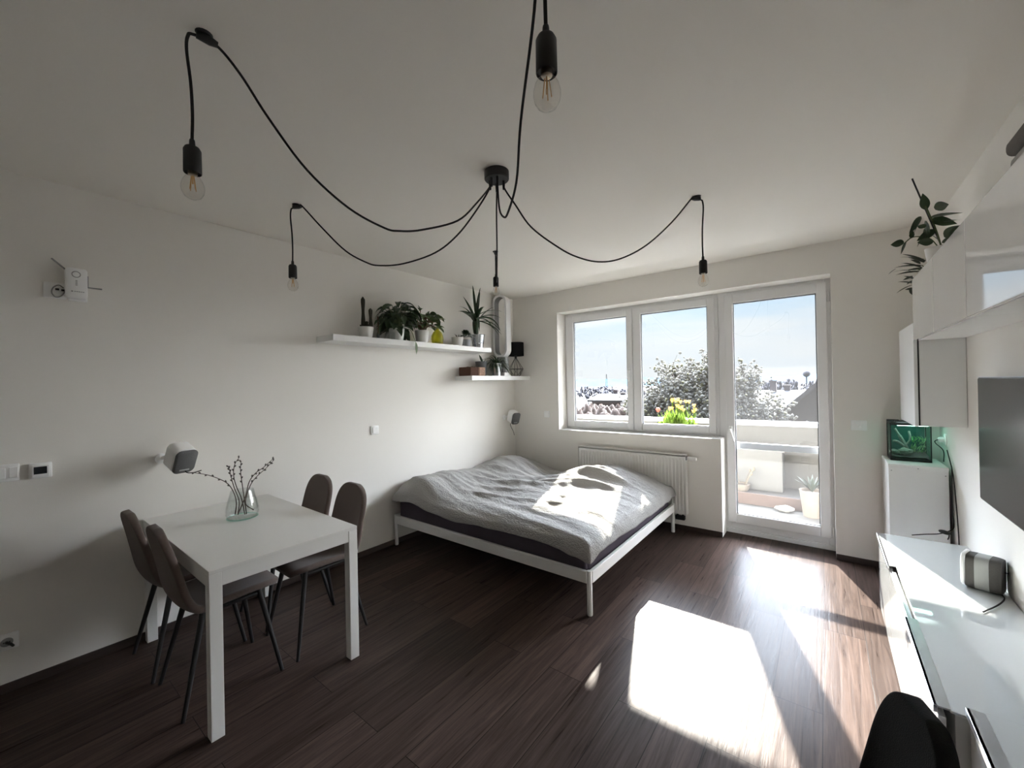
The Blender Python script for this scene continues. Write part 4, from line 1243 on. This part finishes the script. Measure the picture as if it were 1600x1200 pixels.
# repeater on the left wall
t = thing('wifi_repeater', 'white plug-in network repeater with two antennas high on the left wall', 'router', (0, -4.010, 2.107))
t.rotation_euler = (0, 0, R(90))
bm = new(); srect(bm, .30 * .28, .165, .045, .014, 6, -.062, bev=.005); o = obj('case', bm, M['white_plastic'], t, local=True, smooth=True)
bm = new(); lathe(bm, [(.0175, -.0630), (.0175, -.0615), (.0145, -.0615), (.0145, -.0630), (.0175, -.0630)], (-.002, 0, .048), 28, axis='y', cap_lo=False, cap_hi=False); obj('button_ring', bm, M['grey_plastic'], t, local=True)
bm = new()
for k in range(4): box(bm, -.002 - .003, .001 + .002, -.0632, -.0618, .012 - .008 * k, .016 - .008 * k)
obj('indicator_lights', bm, M['grey_mark'], t, local=True)
bm = new(); lathe(bm, [(.004, -.0632), (.004, -.0618)], (-.018, 0, -.046), 12, axis='y')
for k in range(5): box(bm, -.010 + .008 * k, -.004 + .008 * k, -.0632, -.0618, -.048, -.044)
obj('logo', bm, M['grey_mark'], t, local=True)
bm = new(); tube(bm, [(-.040, -.030, .075), (-.090, -.045, .120)], .0045, 8); obj('antenna', bm, M['grey_plastic'], t, local=True, smooth=True)
bm = new(); tube(bm, [(.044, -.030, .052), (.045, -.032, -.012), (.100, -.045, -.014)], .0045, 8); obj('antenna', bm, M['grey_plastic'], t, local=True, smooth=True)
bm = new(); box(bm, -.03, .045, -.018, 0, -.092, -.02, .004); obj('plug_base', bm, M['white_plastic'], t, local=True)
t = wall_plate('network_outlet', 'white network outlet left of the repeater with a looped cable', 'socket', (0, -4.086, 2.062), 'x', w=.085, h=.085, kind='none')
bm = new(); box(bm, .0, .014, -.020, -.010, .002, .012); box(bm, .022, .034, -.018, -.010, .0, .010); obj('port', bm, M['black'], t, local=True)
bm = new(); tube(bm, smooth_path([(.030, -.016, .018), (.012, -.030, .028), (-.008, -.032, .012), (-.014, -.030, -.016), (.0, -.030, -.038), (.020, -.032, -.030), (.034, -.030, -.004), (.040, -.028, .012)], 5), .0028, 8); obj('cable', bm, M['grey_plastic'], t, local=True, smooth=True)

def wall_speaker(label, wall_pt, body_c, rot, cable):
    """local: front is -Y"""
    bc = Vector(body_c); wp = Vector(wall_pt)
    t = thing('wall_speaker', label, 'speaker', bc, group='white wall speakers')
    t.rotation_euler = rot
    bm = new(); srect(bm, .120, .158, .100, .034, 8, -.040, bev=.006); obj('case', bm, M['white_plastic'], t, local=True, smooth=True)
    bm = new(); srect(bm, .118, .156, .022, .033, 8, -.062, bev=.008); obj('grille', bm, M['speaker_cloth'], t, local=True, smooth=True)
    bm = new(); box(bm, -.026, .026, -.0635, -.061, -.056, -.046, .001); obj('badge', bm, M['speaker_light'], t, local=True)
    inv = Euler(rot).to_matrix().inverted()
    q = inv @ (wp - bc)
    bm = new(); tube(bm, [q, q * .75 + Vector((0, .015, 0)), Vector((0, .055, 0))], [.011, .011, .016], 10)
    obj('arm', bm, M['white_plastic'], t, local=True, smooth=True)
    nd = (inv @ Vector((1, 0, 0)))
    bm = new(); tube(bm, [q, q + nd * .012], .032, 20); obj('wall_mount', bm, M['white_plastic'], t, local=True, smooth=True)
    bm = new(); tube(bm, smooth_path([inv @ (Vector(p) - bc) for p in cable], 5), .003, 6); obj('cable', bm, M['black_cord'], t, local=True, smooth=True)
    return t
wall_speaker('white and grey speaker tilted down on a wall arm above the dining table', (.0, -3.655, 1.085), (.150, -3.590, 1.095), (R(26), R(0), R(103)),
             [(.16, -3.575, 1.03), (.185, -3.572, 1.005), (.20, -3.54, 1.000), (.195, -3.50, 1.006)])
wall_speaker('white and grey speaker on a wall arm in the corner above the bed', (.0, -.235, 1.090), (.115, -.175, 1.090), (R(20), 0, R(72)),
             [(.10, -.20, 1.03), (.085, -.21, .99), (.06, -.12, .90), (.03, -.06, .84)])

# ------------------------------------------------------------------ right-hand wall: side cabinet, aquarium, wall cabinets, TV, bench
t = thing('side_cabinet', 'white narrow cabinet under the aquarium in the window corner', 'cabinet', (3.79, -.22, 0))
bm = new()
box(bm, 3.640, 3.935, -.42, -.402, .0, .893, .0015); box(bm, 3.640, 3.935, -.048, -.03, .0, .893, .0015)
box(bm, 3.640, 3.935, -.402, -.048, .03, .048); box(bm, 3.925, 3.935, -.402, -.048, .048, .875)
obj('carcass', bm, M['white_lacquer'], t)
bm = new(); box(bm, 3.638, 3.937, -.421, -.028, .875, .895, .002); obj('top_board', bm, M['white_lacquer'], t)
bm = new(); box(bm, 3.643, 3.658, -.400, -.050, .05, .872, .0015); obj('door', bm, M['white_lacquer'], t)
bm = new()
for (x, z) in ((3.655, .85), (3.92, .84), (3.79, .875)): lathe(bm, [(.004, -.4212), (.004, -.4195)], (x, 0, z), 10, axis='y')
obj('screw_cap', bm, M['grey_mark'], t)
AX0, AX1, AY0, AY1, AZ0, AZ1 = 3.668, 3.884, -.245, -.035, .896, 1.170
t = thing('aquarium', 'small glowing cube aquarium with black frame on the side cabinet', 'aquarium', ((AX0 + AX1) / 2, (AY0 + AY1) / 2, AZ0))
bm = new()
for z0, z1 in ((AZ0, AZ0 + .014), (AZ1 - .016, AZ1)):
    box(bm, AX0, AX1, AY0, AY0 + .008, z0, z1); box(bm, AX0, AX1, AY1 - .008, AY1, z0, z1); box(bm, AX0, AX0 + .008, AY0 + .008, AY1 - .008, z0, z1); box(bm, AX1 - .008, AX1, AY0 + .008, AY1 - .008, z0, z1)
for x in (AX0, AX1 - .006):
    for y in (AY0, AY1 - .006): box(bm, x, x + .006, y, y + .006, AZ0, AZ1)
box(bm, AX0, AX1, AY0, AY1, AZ0, AZ0 + .004)
obj('frame', bm, M['black'], t)
for (x0, x1, y0, y1) in ((AX0 + .008, AX1 - .008, AY0 + .002, AY0 + .005), (AX0 + .002, AX0 + .005, AY0 + .008, AY1 - .008), (AX1 - .005, AX1 - .002, AY0 + .008, AY1 - .008)):
    bm = new(); box(bm, x0, x1, y0, y1, AZ0 + .014, AZ1 - .016); obj('glass_pane', bm, M['water_glass'], t)
bm = new(); box(bm, AX0 + .008, AX1 - .008, AY1 - .006, AY1 - .003, AZ0 + .014, AZ1 - .016); obj('back_panel', bm, M['tank_back'], t)
bm = new(); box(bm, AX0 + .03, AX1 - .004, AY0 + .05, AY1 - .02, AZ1, AZ1 + .010, .002); box(bm, AX0 - .008, AX0 + .06, -.16, -.12, AZ1 + .004, AZ1 + .018, .003); obj('lid', bm, M['black'], t)
bm = new(); box(bm, AX0 + .045, AX1 - .012, AY0 + .03, AY0 + .07, AZ1 - .022, AZ1 - .017); obj('light_strip', bm, M['tank_light'], t)
bm = new(); g = 14
vg = [[bm.verts.new((AX0 + .009 + (AX1 - AX0 - .018) * i / g, AY0 + .006 + (AY1 - AY0 - .014) * j / g, AZ0 + .030 + .020 * j / g + .006 * noise.noise(Vector((i * .7, j * .7, 0))))) for j in range(g + 1)] for i in range(g + 1)]
for i in range(g):
    for j in range(g): bm.faces.new((vg[i][j], vg[i + 1][j], vg[i + 1][j + 1], vg[i][j + 1]))
ob = obj('gravel', bm, M['gravel'], t); ob['kind'] = 'stuff'
bm = new(); lump(bm, (3.755, -.185, AZ0 + .060), .034, (1.2, .8, .75), 2, .35); tag(center_mesh(obj('aquarium_rock', bm, M['rock'], smooth=True)), 'pale rock in the middle of the aquarium gravel', 'rock', 'aquarium rocks')
bm = new(); lump(bm, (3.700, -.175, AZ0 + .055), .026, (1.2, .9, .7), 5, .35); tag(center_mesh(obj('aquarium_rock', bm, M['rock'], smooth=True)), 'smaller rock at the left side of the aquarium', 'rock', 'aquarium rocks')
bm = new()
tube(bm, smooth_path([(3.77, -.14, AZ0 + .05), (3.755, -.15, AZ0 + .11), (3.73, -.15, AZ0 + .17), (3.705, -.14, AZ0 + .225)], 5), [.014] * 6 + [.011] * 5 + [.007] * 5, 8)
tube(bm, smooth_path([(3.760, -.15, AZ0 + .10), (3.785, -.155, AZ0 + .15), (3.78, -.15, AZ0 + .21)], 5), .007, 7)
tube(bm, smooth_path([(3.750, -.16, AZ0 + .10), (3.715, -.17, AZ0 + .13), (3.69, -.18, AZ0 + .135)], 5), .009, 7)
tag(center_mesh(obj('driftwood', bm, M['driftwood'], smooth=True)), 'branched pale driftwood standing inside the aquarium', 'driftwood')
bm = new(); rg = random.Random(4)
for i in range(90):
    b0 = Vector((rg.uniform(3.795, 3.868), rg.uniform(-.16, -.06), AZ0 + .05))
    leaf(bm, b0 + Vector((0, 0, rg.uniform(0, .10))), (rg.uniform(-.6, .6), rg.uniform(-.6, .2), 1), rg.uniform(.018, .035), .010, .6, 4)
for v in bm.verts: v.co.x = min(max(v.co.x, AX0 + .01), AX1 - .012); v.co.y = max(v.co.y, AY0 + .012)
tag(center_mesh(obj('water_plant', bm, M['aqua_plant'])), 'bright green water plant at the right of the aquarium', 'plant')
t = thing('wall_plug', 'white plug with a black lead in the wall beside the aquarium', 'plug', (W, -.21, 1.06))
bm = new(); lathe(bm, [(.040, -.010), (.043, -.006), (.043, 0)], (W, -.21, 1.06), 22, axis='x'); obj('plate', bm, M['white_plastic'], t, smooth=True)
bm = new(); lathe(bm, [(.014, -.04), (.019, -.03), (.02, -.008)], (W, -.21, 1.06), 16, axis='x'); obj('plug', bm, M['white_plastic'], t, smooth=True)
bm = new(); tube(bm, smooth_path([(W - .035, -.21, 1.06), (W - .055, -.215, 1.05), (W - .05, -.20, 1.03), (W - .012, -.19, .98), (W - .01, -.18, .90)], 5), .003, 6); obj('cable', bm, M['black_cord'], t, smooth=True)
t = thing('power_cable', 'black power cables with an inline switch behind the media bench', 'cable', (3.93, -.55, .0))
bm = new(); tube(bm, smooth_path([(3.945, -.44, .90), (3.944, -.445, .75), (3.942, -.45, .62), (3.946, -.46, .54), (3.93, -.50, .510), (3.86, -.60, .500), (3.78, -.66, .497), (3.72, -.70, .492)], 6), .003, 8)
tube(bm, smooth_path([(3.948, -.30, 1.0), (3.950, -.44, .86), (3.952, -.50, .66), (3.951, -.55, .45), (3.950, -.56, .2), (3.949, -.56, .004)], 6), .003, 8)
tube(bm, smooth_path([(3.90, -.55, .506), (3.90, -.60, .495), (3.885, -.66, .487)], 4), .003, 8)
obj('lead', bm, M['black_cord'], t, smooth=True)
bm = new(); ball(bm, (3.885, -.575, .506), .016, 14, 10, (2.2, 1.0, .8), Matrix.Rotation(R(-50), 3, 'Z')); obj('inline_switch', bm, M['black'], t, smooth=True)

# tall wall cabinet and the row of upper wall cabinets
t = thing('wall_cabinet', 'white tall wall cabinet above the aquarium in the window corner', 'cabinet', (3.85, -.48, 1.20))
bm = new(); box(bm, 3.760, W - .002, -.780, -.18, 1.198, 1.840, .002); obj('carcass', bm, M['white_lacquer'], t)
bm = new(); box(bm, 3.735, 3.752, -.782, -.18, 1.196, 1.842, .002); obj('door', bm, M['white_lacquer'], t)
bm = new(); box(bm, 3.752, 3.760, -.774, -.186, 1.202, 1.836); obj('hinge_gap', bm, M['black'], t)
labs = ['glossy white wall cabinet above the TV, nearest the window', 'glossy white wall cabinet above the TV, middle of the three', 'glossy white wall cabinet above the TV, nearest the viewer']
UC0, UCZ0, UCZ1 = -.785, 1.730, 2.110
for i in range(3):
    y1 = UC0 - .602 * i; y0 = y1 - .600
    t = thing('upper_cabinet', labs[i], 'cabinet', (3.85, (y0 + y1) / 2, UCZ0), group='wall cabinets above the TV')
    bm = new(); box(bm, 3.757, W - .002, y0 + .001, y1 - .001, UCZ0, UCZ1, .0015); obj('carcass', bm, M['white_lacquer'], t)
    bm = new(); box(bm, W - .002, W - .0005, y0 + .02, y1 - .02, UCZ1 - .09, UCZ1 - .05); obj('mounting_rail', bm, M['alu'], t)
    bm = new(); box(bm, 3.735, 3.753, y0 + .0015, y1 - .0015, UCZ0, UCZ1, .002); obj('door', bm, M['white_gloss'], t)
    bm = new(); box(bm, 3.753, 3.757, y0 + .006, y1 - .006, UCZ0 + .004, UCZ1 - .004); obj('hinge_gap', bm, M['grey_mark'], t)
# grey felt bag on top
c = Vector((3.87, -2.34, UCZ1))
t = thing('felt_basket', 'grey felt basket with a folded rim on top of the upper cabinets', 'basket', c)
bm = new(); box(bm, 3.80, 3.94, -2.46, -2.195, UCZ1, UCZ1 + .12, .02, 4); obj('body', bm, M['grey_fabric'], t, smooth=True)
bm = new(); box(bm, 3.792, 3.948, -2.47, -2.187, UCZ1 + .124, UCZ1 + .18, .022, 4); obj('folded_rim', bm, M['grey_fabric_dark'], t, smooth=True)
# plant with oval leaves and black stake
c = Vector((3.80, -1.14, UCZ1))
t = thing('hoya_plant', 'oval-leaved plant with a leaning black stake on the upper cabinet', 'plant', c)
pot(t, c, .045, .058, .095, M['ceramic'])
bm = new(); tube(bm, [(3.812, -1.15, UCZ1 + .08), (3.693, -1.20, 2.592)], .0038, 8); obj('stake', bm, M['black'], t)
def px3(u, v, y):
    d = r2 * ((u - 800) / fpx) + u2 * (-(v - 600) / fpx) + fwd
    return cam_loc + d * ((y - cam_loc.y) / d.y)
hoya = [(1447, 327, -.2, -1.0, .9, 26), (1460, 326, 1, -.45, .5, 34), (1440, 340, -.85, .9, .5, 34), (1455, 340, .6, -.1, .5, 38), (1472, 347, 1, -.25, .5, 34), (1446, 345, .3, .6, .5, 32), (1455, 345, 1, .1, .4, 36),
        (1412, 380, -1, .05, .3, 26), (1416, 378, -.3, 1, .3, 20), (1424, 372, .2, -.8, .3, 14), (1440, 374, -.6, .6, .3, 20), (1458, 378, -1, -.05, .2, 26), (1478, 372, .9, -.8, .3, 40), (1486, 364, .7, -.5, .3, 30), (1446, 355, -.9, -.1, .3, 18), (1444, 358, .1, .9, .3, 22), (1462, 360, -.7, .35, .3, 28), (1436, 350, -.6, .8, .3, 24), (1474, 380, .8, -.6, .3, 34), (1452, 366, .9, .3, .3, 22)]
bmL = new(); bmS = new()
root = Vector((3.80, -1.15, UCZ1 + .085))
main = smooth_path([root, px3(1470, 384, -1.17), px3(1462, 358, -1.18), px3(1452, 335, -1.19), px3(1446, 322, -1.19)], 5)
tube(bmS, main, .004, 6)
tube(bmS, smooth_path([root, px3(1455, 374, -1.16), px3(1440, 370, -1.17), px3(1425, 371, -1.18), px3(1412, 381, -1.18)], 5), .0028, 6)
sc_px = 2.18 / fpx
for i, (u, v, du, dv, dep, ln) in enumerate(hoya):
    yy = -1.19 + .03 * math.sin(i * 2.1)
    d = (r2 * du - u2 * dv + fwd * .25 * math.sin(i * 1.7))
    leaf(bmL, px3(u, v, yy), d, ln * sc_px * .98, ln * sc_px * .46, .25, 7, .12, twist=.9 + .5 * math.sin(i * 1.3))
obj('stem', bmS, M['stem_green'], t); obj('foliage', bmL, M['leaf_dark'], t)
# narrow-leaved trailing plant on the tall cabinet
c = Vector((3.87, -.47, 1.842))
t = thing('narrow_leaf_plant', 'trailing narrow-leaved plant on the tall wall cabinet, hanging left', 'plant', c)
pot(t, c, .055, .068, .20, M['dark_ceramic'])
bmL = new(); rg = random.Random(2); c2 = c + Vector((0, 0, .2))
for (u, v, u1, v1, w) in ((1449, 406, 1408, 402, .016), (1446, 408, 1412, 398, .012), (1440, 415, 1400, 418, .012), (1440, 420, 1396, 425, .010), (1436, 424, 1402, 430, .012), (1440, 418, 1410, 412, .012), (1434, 426, 1408, 424, .014), (1400, 420, 1391, 430, .010),
                           (1428, 436, 1412, 434, .016), (1430, 438, 1418, 446, .012), (1428, 443, 1404, 442, .010), (1426, 445, 1403, 458, .010), (1427, 452, 1415, 455, .016), (1428, 460, 1421, 452, .018), (1426, 432, 1414, 440, .012), (1438, 412, 1422, 408, .014), (1444, 410, 1420, 404, .016), (1442, 420, 1418, 424, .012)):
    a = px3(u, v, -.46 + rg.uniform(-.03, .03)); b = px3(u1, v1, -.50 + rg.uniform(-.03, .03))
    leaf(bmL, a, (b - a) + Vector((0, 0, .02)), (b - a).length * 1.08, w * 1.5, .35, 7, .2, shape='strap', twist=rg.uniform(-.5, .9))
obj('foliage', bmL, M['leaf_grey'], t)
bmS = new()
for i in range(7):
    e = px3(rg.uniform(1428, 1446), rg.uniform(408, 446), -.47)
    tube(bmS, smooth_path([c2, (c2 + e) / 2 + Vector((0, 0, .06)), e], 4), .0025, 5)
obj('stem', bmS, M['stem_green'], t)

# TV
t = thing('tv', 'large black flat-screen TV mounted on the right wall', 'tv', (3.92, -1.83, .889))
bm = new(); box(bm, 3.902, 3.935, -2.38, -1.28, .889, 1.495, .004); obj('housing', bm, M['tv_bezel'], t)
bm = new(); box(bm, 3.8995, 3.9025, -2.374, -1.286, .897, 1.489); obj('screen', bm, M['tv_screen'], t)
bm = new(); box(bm, 3.9, 3.934, -2.378, -1.282, 1.4945, 1.4985); obj('edge_trim', bm, M['alu'], t)
bm = new(); box(bm, 3.934, W, -2.05, -1.61, 1.0, 1.35); obj('wall_mount', bm, M['black_metal'], t)

# media bench (three drawer fronts, white glass top, aluminium grips)
def bench(label, x_front, y0, y1, n, grips, zt):
    t = thing('media_bench', label, 'cabinet', ((x_front + W) / 2, (y0 + y1) / 2, 0), group='white media benches under the TV')
    bm = new(); box(bm, x_front + .018, W - .004, y0, y1, .012, zt - .008, .0015); obj('carcass', bm, M['white_lacquer'], t)
    bm = new(); box(bm, x_front + .008, W - .004, y0 - .001, y1 + .001, zt - .007, zt, .0015); obj('top_glass', bm, M['white_glass_top'], t)
    wl = (y1 - y0) / n
    for k in range(n):
        a1 = y1 - wl * k; a0 = a1 - wl
        bm = new(); box(bm, x_front - .018, x_front, a0 + .003, a1 - .003, .008, zt - .028, .0012); f = obj('drawer_front', bm, M['white_gloss'], t)
        if k in grips:
            bm = new()
            box(bm, x_front - .026, x_front + .012, a0 + .004, a1 - .004, zt - .004, zt + .001)
            box(bm, x_front - .028, x_front - .019, a0 + .004, a1 - .004, zt - .022, zt + .001, .001)
            obj('grip', bm, M['alu'], f)
        else:
            bm = new(); box(bm, x_front - .012, x_front + .004, a0 + .004, a1 - .004, zt - .026, zt - .020); obj('grip', bm, M['alu'], f)
    return t
bench('white media bench with drawers under the TV, next to the side cabinet', 3.575, -2.52, -.72, 3, (0, 2), .480)
bench('white media bench set further back, at the near right edge', 3.640, -4.33, -2.53, 3, (0, 1, 2), .512)
# speaker lying on the bench
c = Vector((3.885, -1.40, .481))
t = thing('bench_speaker', 'rounded grey speaker with a pale band standing on the media bench', 'speaker', c)
t.rotation_euler = (0, 0, R(-22))
for (nm, x0, x1, mt) in (('grille', -.060, -.0235, 'speaker_dark'), ('band', -.023, .023, 'speaker_light'), ('grille', .0235, .060, 'speaker_dark')):
    bm = new()
    nn = 40; W2, Hh, Dd = .070, .160, .055
    # superellipse cross-section in X (width) per slice; slices in x are cut from one rounded body
    xs_ = [x0 + (x1 - x0) * k / 6 for k in range(7)]
    rings = []
    for x in xs_:
        s = (1 - min(.999, abs(x) / .064) ** 4.0) ** .25
        ring = []
        for k in range(nn):
            a = 2 * PI * k / nn; ca, sa = math.cos(a), math.sin(a)
            e = .42
            yy = math.copysign(abs(ca) ** e, ca) * Dd * (.72 + .28 * s); zz = math.copysign(abs(sa) ** e, sa) * (Hh / 2) * (.80 + .20 * s)
            ring.append(bm.verts.new((x, yy, zz + Hh / 2)))
        rings.append(ring)
    for a_, b_ in zip(rings, rings[1:]):
        for k in range(nn): bm.faces.new((a_[k], a_[(k + 1) % nn], b_[(k + 1) % nn], b_[k]))
    bm.faces.new(rings[0]); bm.faces.new(rings[-1])
    obj(nm, bm, M[mt], t, local=True, smooth=True)
bm = new()
pts = []
for k in range(28):
    a = 2 * PI * k / 28; ca, sa = math.cos(a), math.sin(a)
    pts.append((-.0605, math.copysign(abs(ca) ** .42, ca) * .052, math.copysign(abs(sa) ** .42, sa) * .074 + .085))
tube(bm, pts, .008, 6, closed=True); obj('edge_ring', bm, M['white_plastic'], t, local=True, smooth=True)
bm = new(); tube(bm, smooth_path([(.058, .02, .095), (.085, .025, .094), (.11, .03, .090)], 4), .0025, 6)
tube(bm, smooth_path([(.04, .0, .006), (.07, -.06, .005), (.07, -.16, .004), (.05, -.3, .004)], 5), .003, 6); obj('cable', bm, M['black_cord'], t, local=True)
bm = new(); tube(bm, [(.11, .03, .090), (.135, .034, .088)], .010, 10); obj('connector', bm, M['grey_plastic'], t, local=True, smooth=True)

# ------------------------------------------------------------------ light
SUN_DIR = Vector((.325, -1.0, -.605)).normalized()       # direction the light travels
sd = bpy.data.lights.new('sun', 'SUN'); sun = bpy.data.objects.new('sun', sd); COL.objects.link(sun)
sun.rotation_euler = SUN_DIR.to_track_quat('-Z', 'Y').to_euler()
sun.location = (0, 20, 15)
sd.energy = 13.0; sd.angle = R(.7); sd.color = (1.0, .93, .83)

w = bpy.data.worlds.new('sky'); scene.world = w; w.use_nodes = True
nt = w.node_tree
for n in list(nt.nodes): nt.nodes.remove(n)
L = nt.links.new
out = nt.nodes.new('ShaderNodeOutputWorld'); bg = nt.nodes.new('ShaderNodeBackground'); L(bg.outputs[0], out.inputs[0])
tc = nt.nodes.new('ShaderNodeTexCoord')
nrm = N(nt, 'ShaderNodeVectorMath', operation='NORMALIZE'); L(tc.outputs['Generated'], nrm.inputs[0])
sep = nt.nodes.new('ShaderNodeSeparateXYZ'); L(nrm.outputs[0], sep.inputs[0])
# banded thin cloud near the horizon
mp = nt.nodes.new('ShaderNodeMapping'); mp.inputs['Scale'].default_value = (2.0, 2.0, 16); L(nrm.outputs[0], mp.inputs['Vector'])
nz = nt.nodes.new('ShaderNodeTexNoise'); nz.inputs['Scale'].default_value = 1.6; nz.inputs['Detail'].default_value = 6; L(mp.outputs[0], nz.inputs['Vector'])
rampc = nt.nodes.new('ShaderNodeValToRGB')
rampc.color_ramp.elements[0].position = 0.0; rampc.color_ramp.elements[0].color = (.95, .97, 1.0, 1)
e = rampc.color_ramp.elements.new(.09); e.color = (.88, .94, 1.02, 1)
e = rampc.color_ramp.elements.new(.17); e.color = (.60, .80, 1.0, 1)
rampc.color_ramp.elements[-1].position = .5; rampc.color_ramp.elements[-1].color = (.34, .56, .95, 1)
L(sep.outputs['Z'], rampc.inputs['Fac'])
cl = nt.nodes.new('ShaderNodeMapRange'); cl.inputs['From Min'].default_value = .42; cl.inputs['From Max'].default_value = .66; cl.inputs['To Max'].default_value = .8
L(nz.outputs['Fac'], cl.inputs['Value'])
mixc = N(nt, 'ShaderNodeMix', data_type='RGBA'); mixc.inputs['B'].default_value = (.97, .98, 1.0, 1)
L(cl.outputs['Result'], mixc.inputs['Factor']); L(rampc.outputs['Color'], mixc.inputs['A'])
base = N(nt, 'ShaderNodeVectorMath', operation='SCALE'); base.inputs['Scale'].default_value = SKY_BASE = 0.262
L(mixc.outputs['Result'], base.inputs[0])
# hazy glow of sky around the sun
dot = N(nt, 'ShaderNodeVectorMath', operation='DOT_PRODUCT'); dot.inputs[1].default_value = -SUN_DIR
L(nrm.outputs[0], dot.inputs[0])
mx0 = N(nt, 'ShaderNodeMath', operation='MAXIMUM'); mx0.inputs[1].default_value = 0.0; L(dot.outputs['Value'], mx0.inputs[0])
pw = N(nt, 'ShaderNodeMath', operation='POWER'); pw.inputs[1].default_value = 1.3; L(mx0.outputs[0], pw.inputs[0])
el = nt.nodes.new('ShaderNodeMapRange'); el.interpolation_type = 'SMOOTHSTEP'
el.inputs['From Min'].default_value = .165; el.inputs['From Max'].default_value = .40; L(sep.outputs['Z'], el.inputs['Value'])
ml = N(nt, 'ShaderNodeMath', operation='MULTIPLY'); L(pw.outputs[0], ml.inputs[0]); L(el.outputs['Result'], ml.inputs[1])
glow = N(nt, 'ShaderNodeVectorMath', operation='SCALE'); glow.inputs[0].default_value = (.83, .885, 1.02); L(ml.outputs[0], glow.inputs['Scale'])
g2 = N(nt, 'ShaderNodeVectorMath', operation='SCALE'); g2.inputs['Scale'].default_value = GLOW = 19.0; L(glow.outputs[0], g2.inputs[0])
# faint white glare low over the horizon under the sun
pw2 = N(nt, 'ShaderNodeMath', operation='POWER'); pw2.inputs[1].default_value = 14.0; L(mx0.outputs[0], pw2.inputs[0])
gl2 = N(nt, 'ShaderNodeVectorMath', operation='SCALE'); gl2.inputs[0].default_value = (.15, .15, .15); L(pw2.outputs[0], gl2.inputs['Scale'])
ad = N(nt, 'ShaderNodeVectorMath', operation='ADD'); L(base.outputs[0], ad.inputs[0]); L(g2.outputs[0], ad.inputs[1])
ad2 = N(nt, 'ShaderNodeVectorMath', operation='ADD'); L(ad.outputs[0], ad2.inputs[0]); L(gl2.outputs[0], ad2.inputs[1])
# bright sky lobe added out of view to the right, lighting the left wall
FILL_LOBE_DIR = Vector((math.sin(R(44)), math.cos(R(44)), .16)).normalized()
dt2 = N(nt, 'ShaderNodeVectorMath', operation='DOT_PRODUCT'); dt2.inputs[1].default_value = FILL_LOBE_DIR
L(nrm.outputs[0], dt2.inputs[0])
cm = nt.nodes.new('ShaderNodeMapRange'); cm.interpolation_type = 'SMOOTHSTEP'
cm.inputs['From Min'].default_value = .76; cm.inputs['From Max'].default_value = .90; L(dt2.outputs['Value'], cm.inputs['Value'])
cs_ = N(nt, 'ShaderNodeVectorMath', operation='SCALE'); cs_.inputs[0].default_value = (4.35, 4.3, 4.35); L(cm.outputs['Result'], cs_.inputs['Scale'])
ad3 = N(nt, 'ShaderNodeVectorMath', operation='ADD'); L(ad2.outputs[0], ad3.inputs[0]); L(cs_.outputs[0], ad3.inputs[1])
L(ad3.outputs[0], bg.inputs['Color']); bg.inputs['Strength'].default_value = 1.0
w.cycles.sampling_method = 'MANUAL'; w.cycles.sample_map_resolution = 1024

scene.cycles.max_bounces = 12; scene.cycles.diffuse_bounces = 6; scene.cycles.transparent_max_bounces = 24
scene.cycles.use_denoising = True
scene.cycles.sample_clamp_indirect = 8.0
scene.cycles.caustics_reflective = True
scene.view_settings.exposure = 1.92
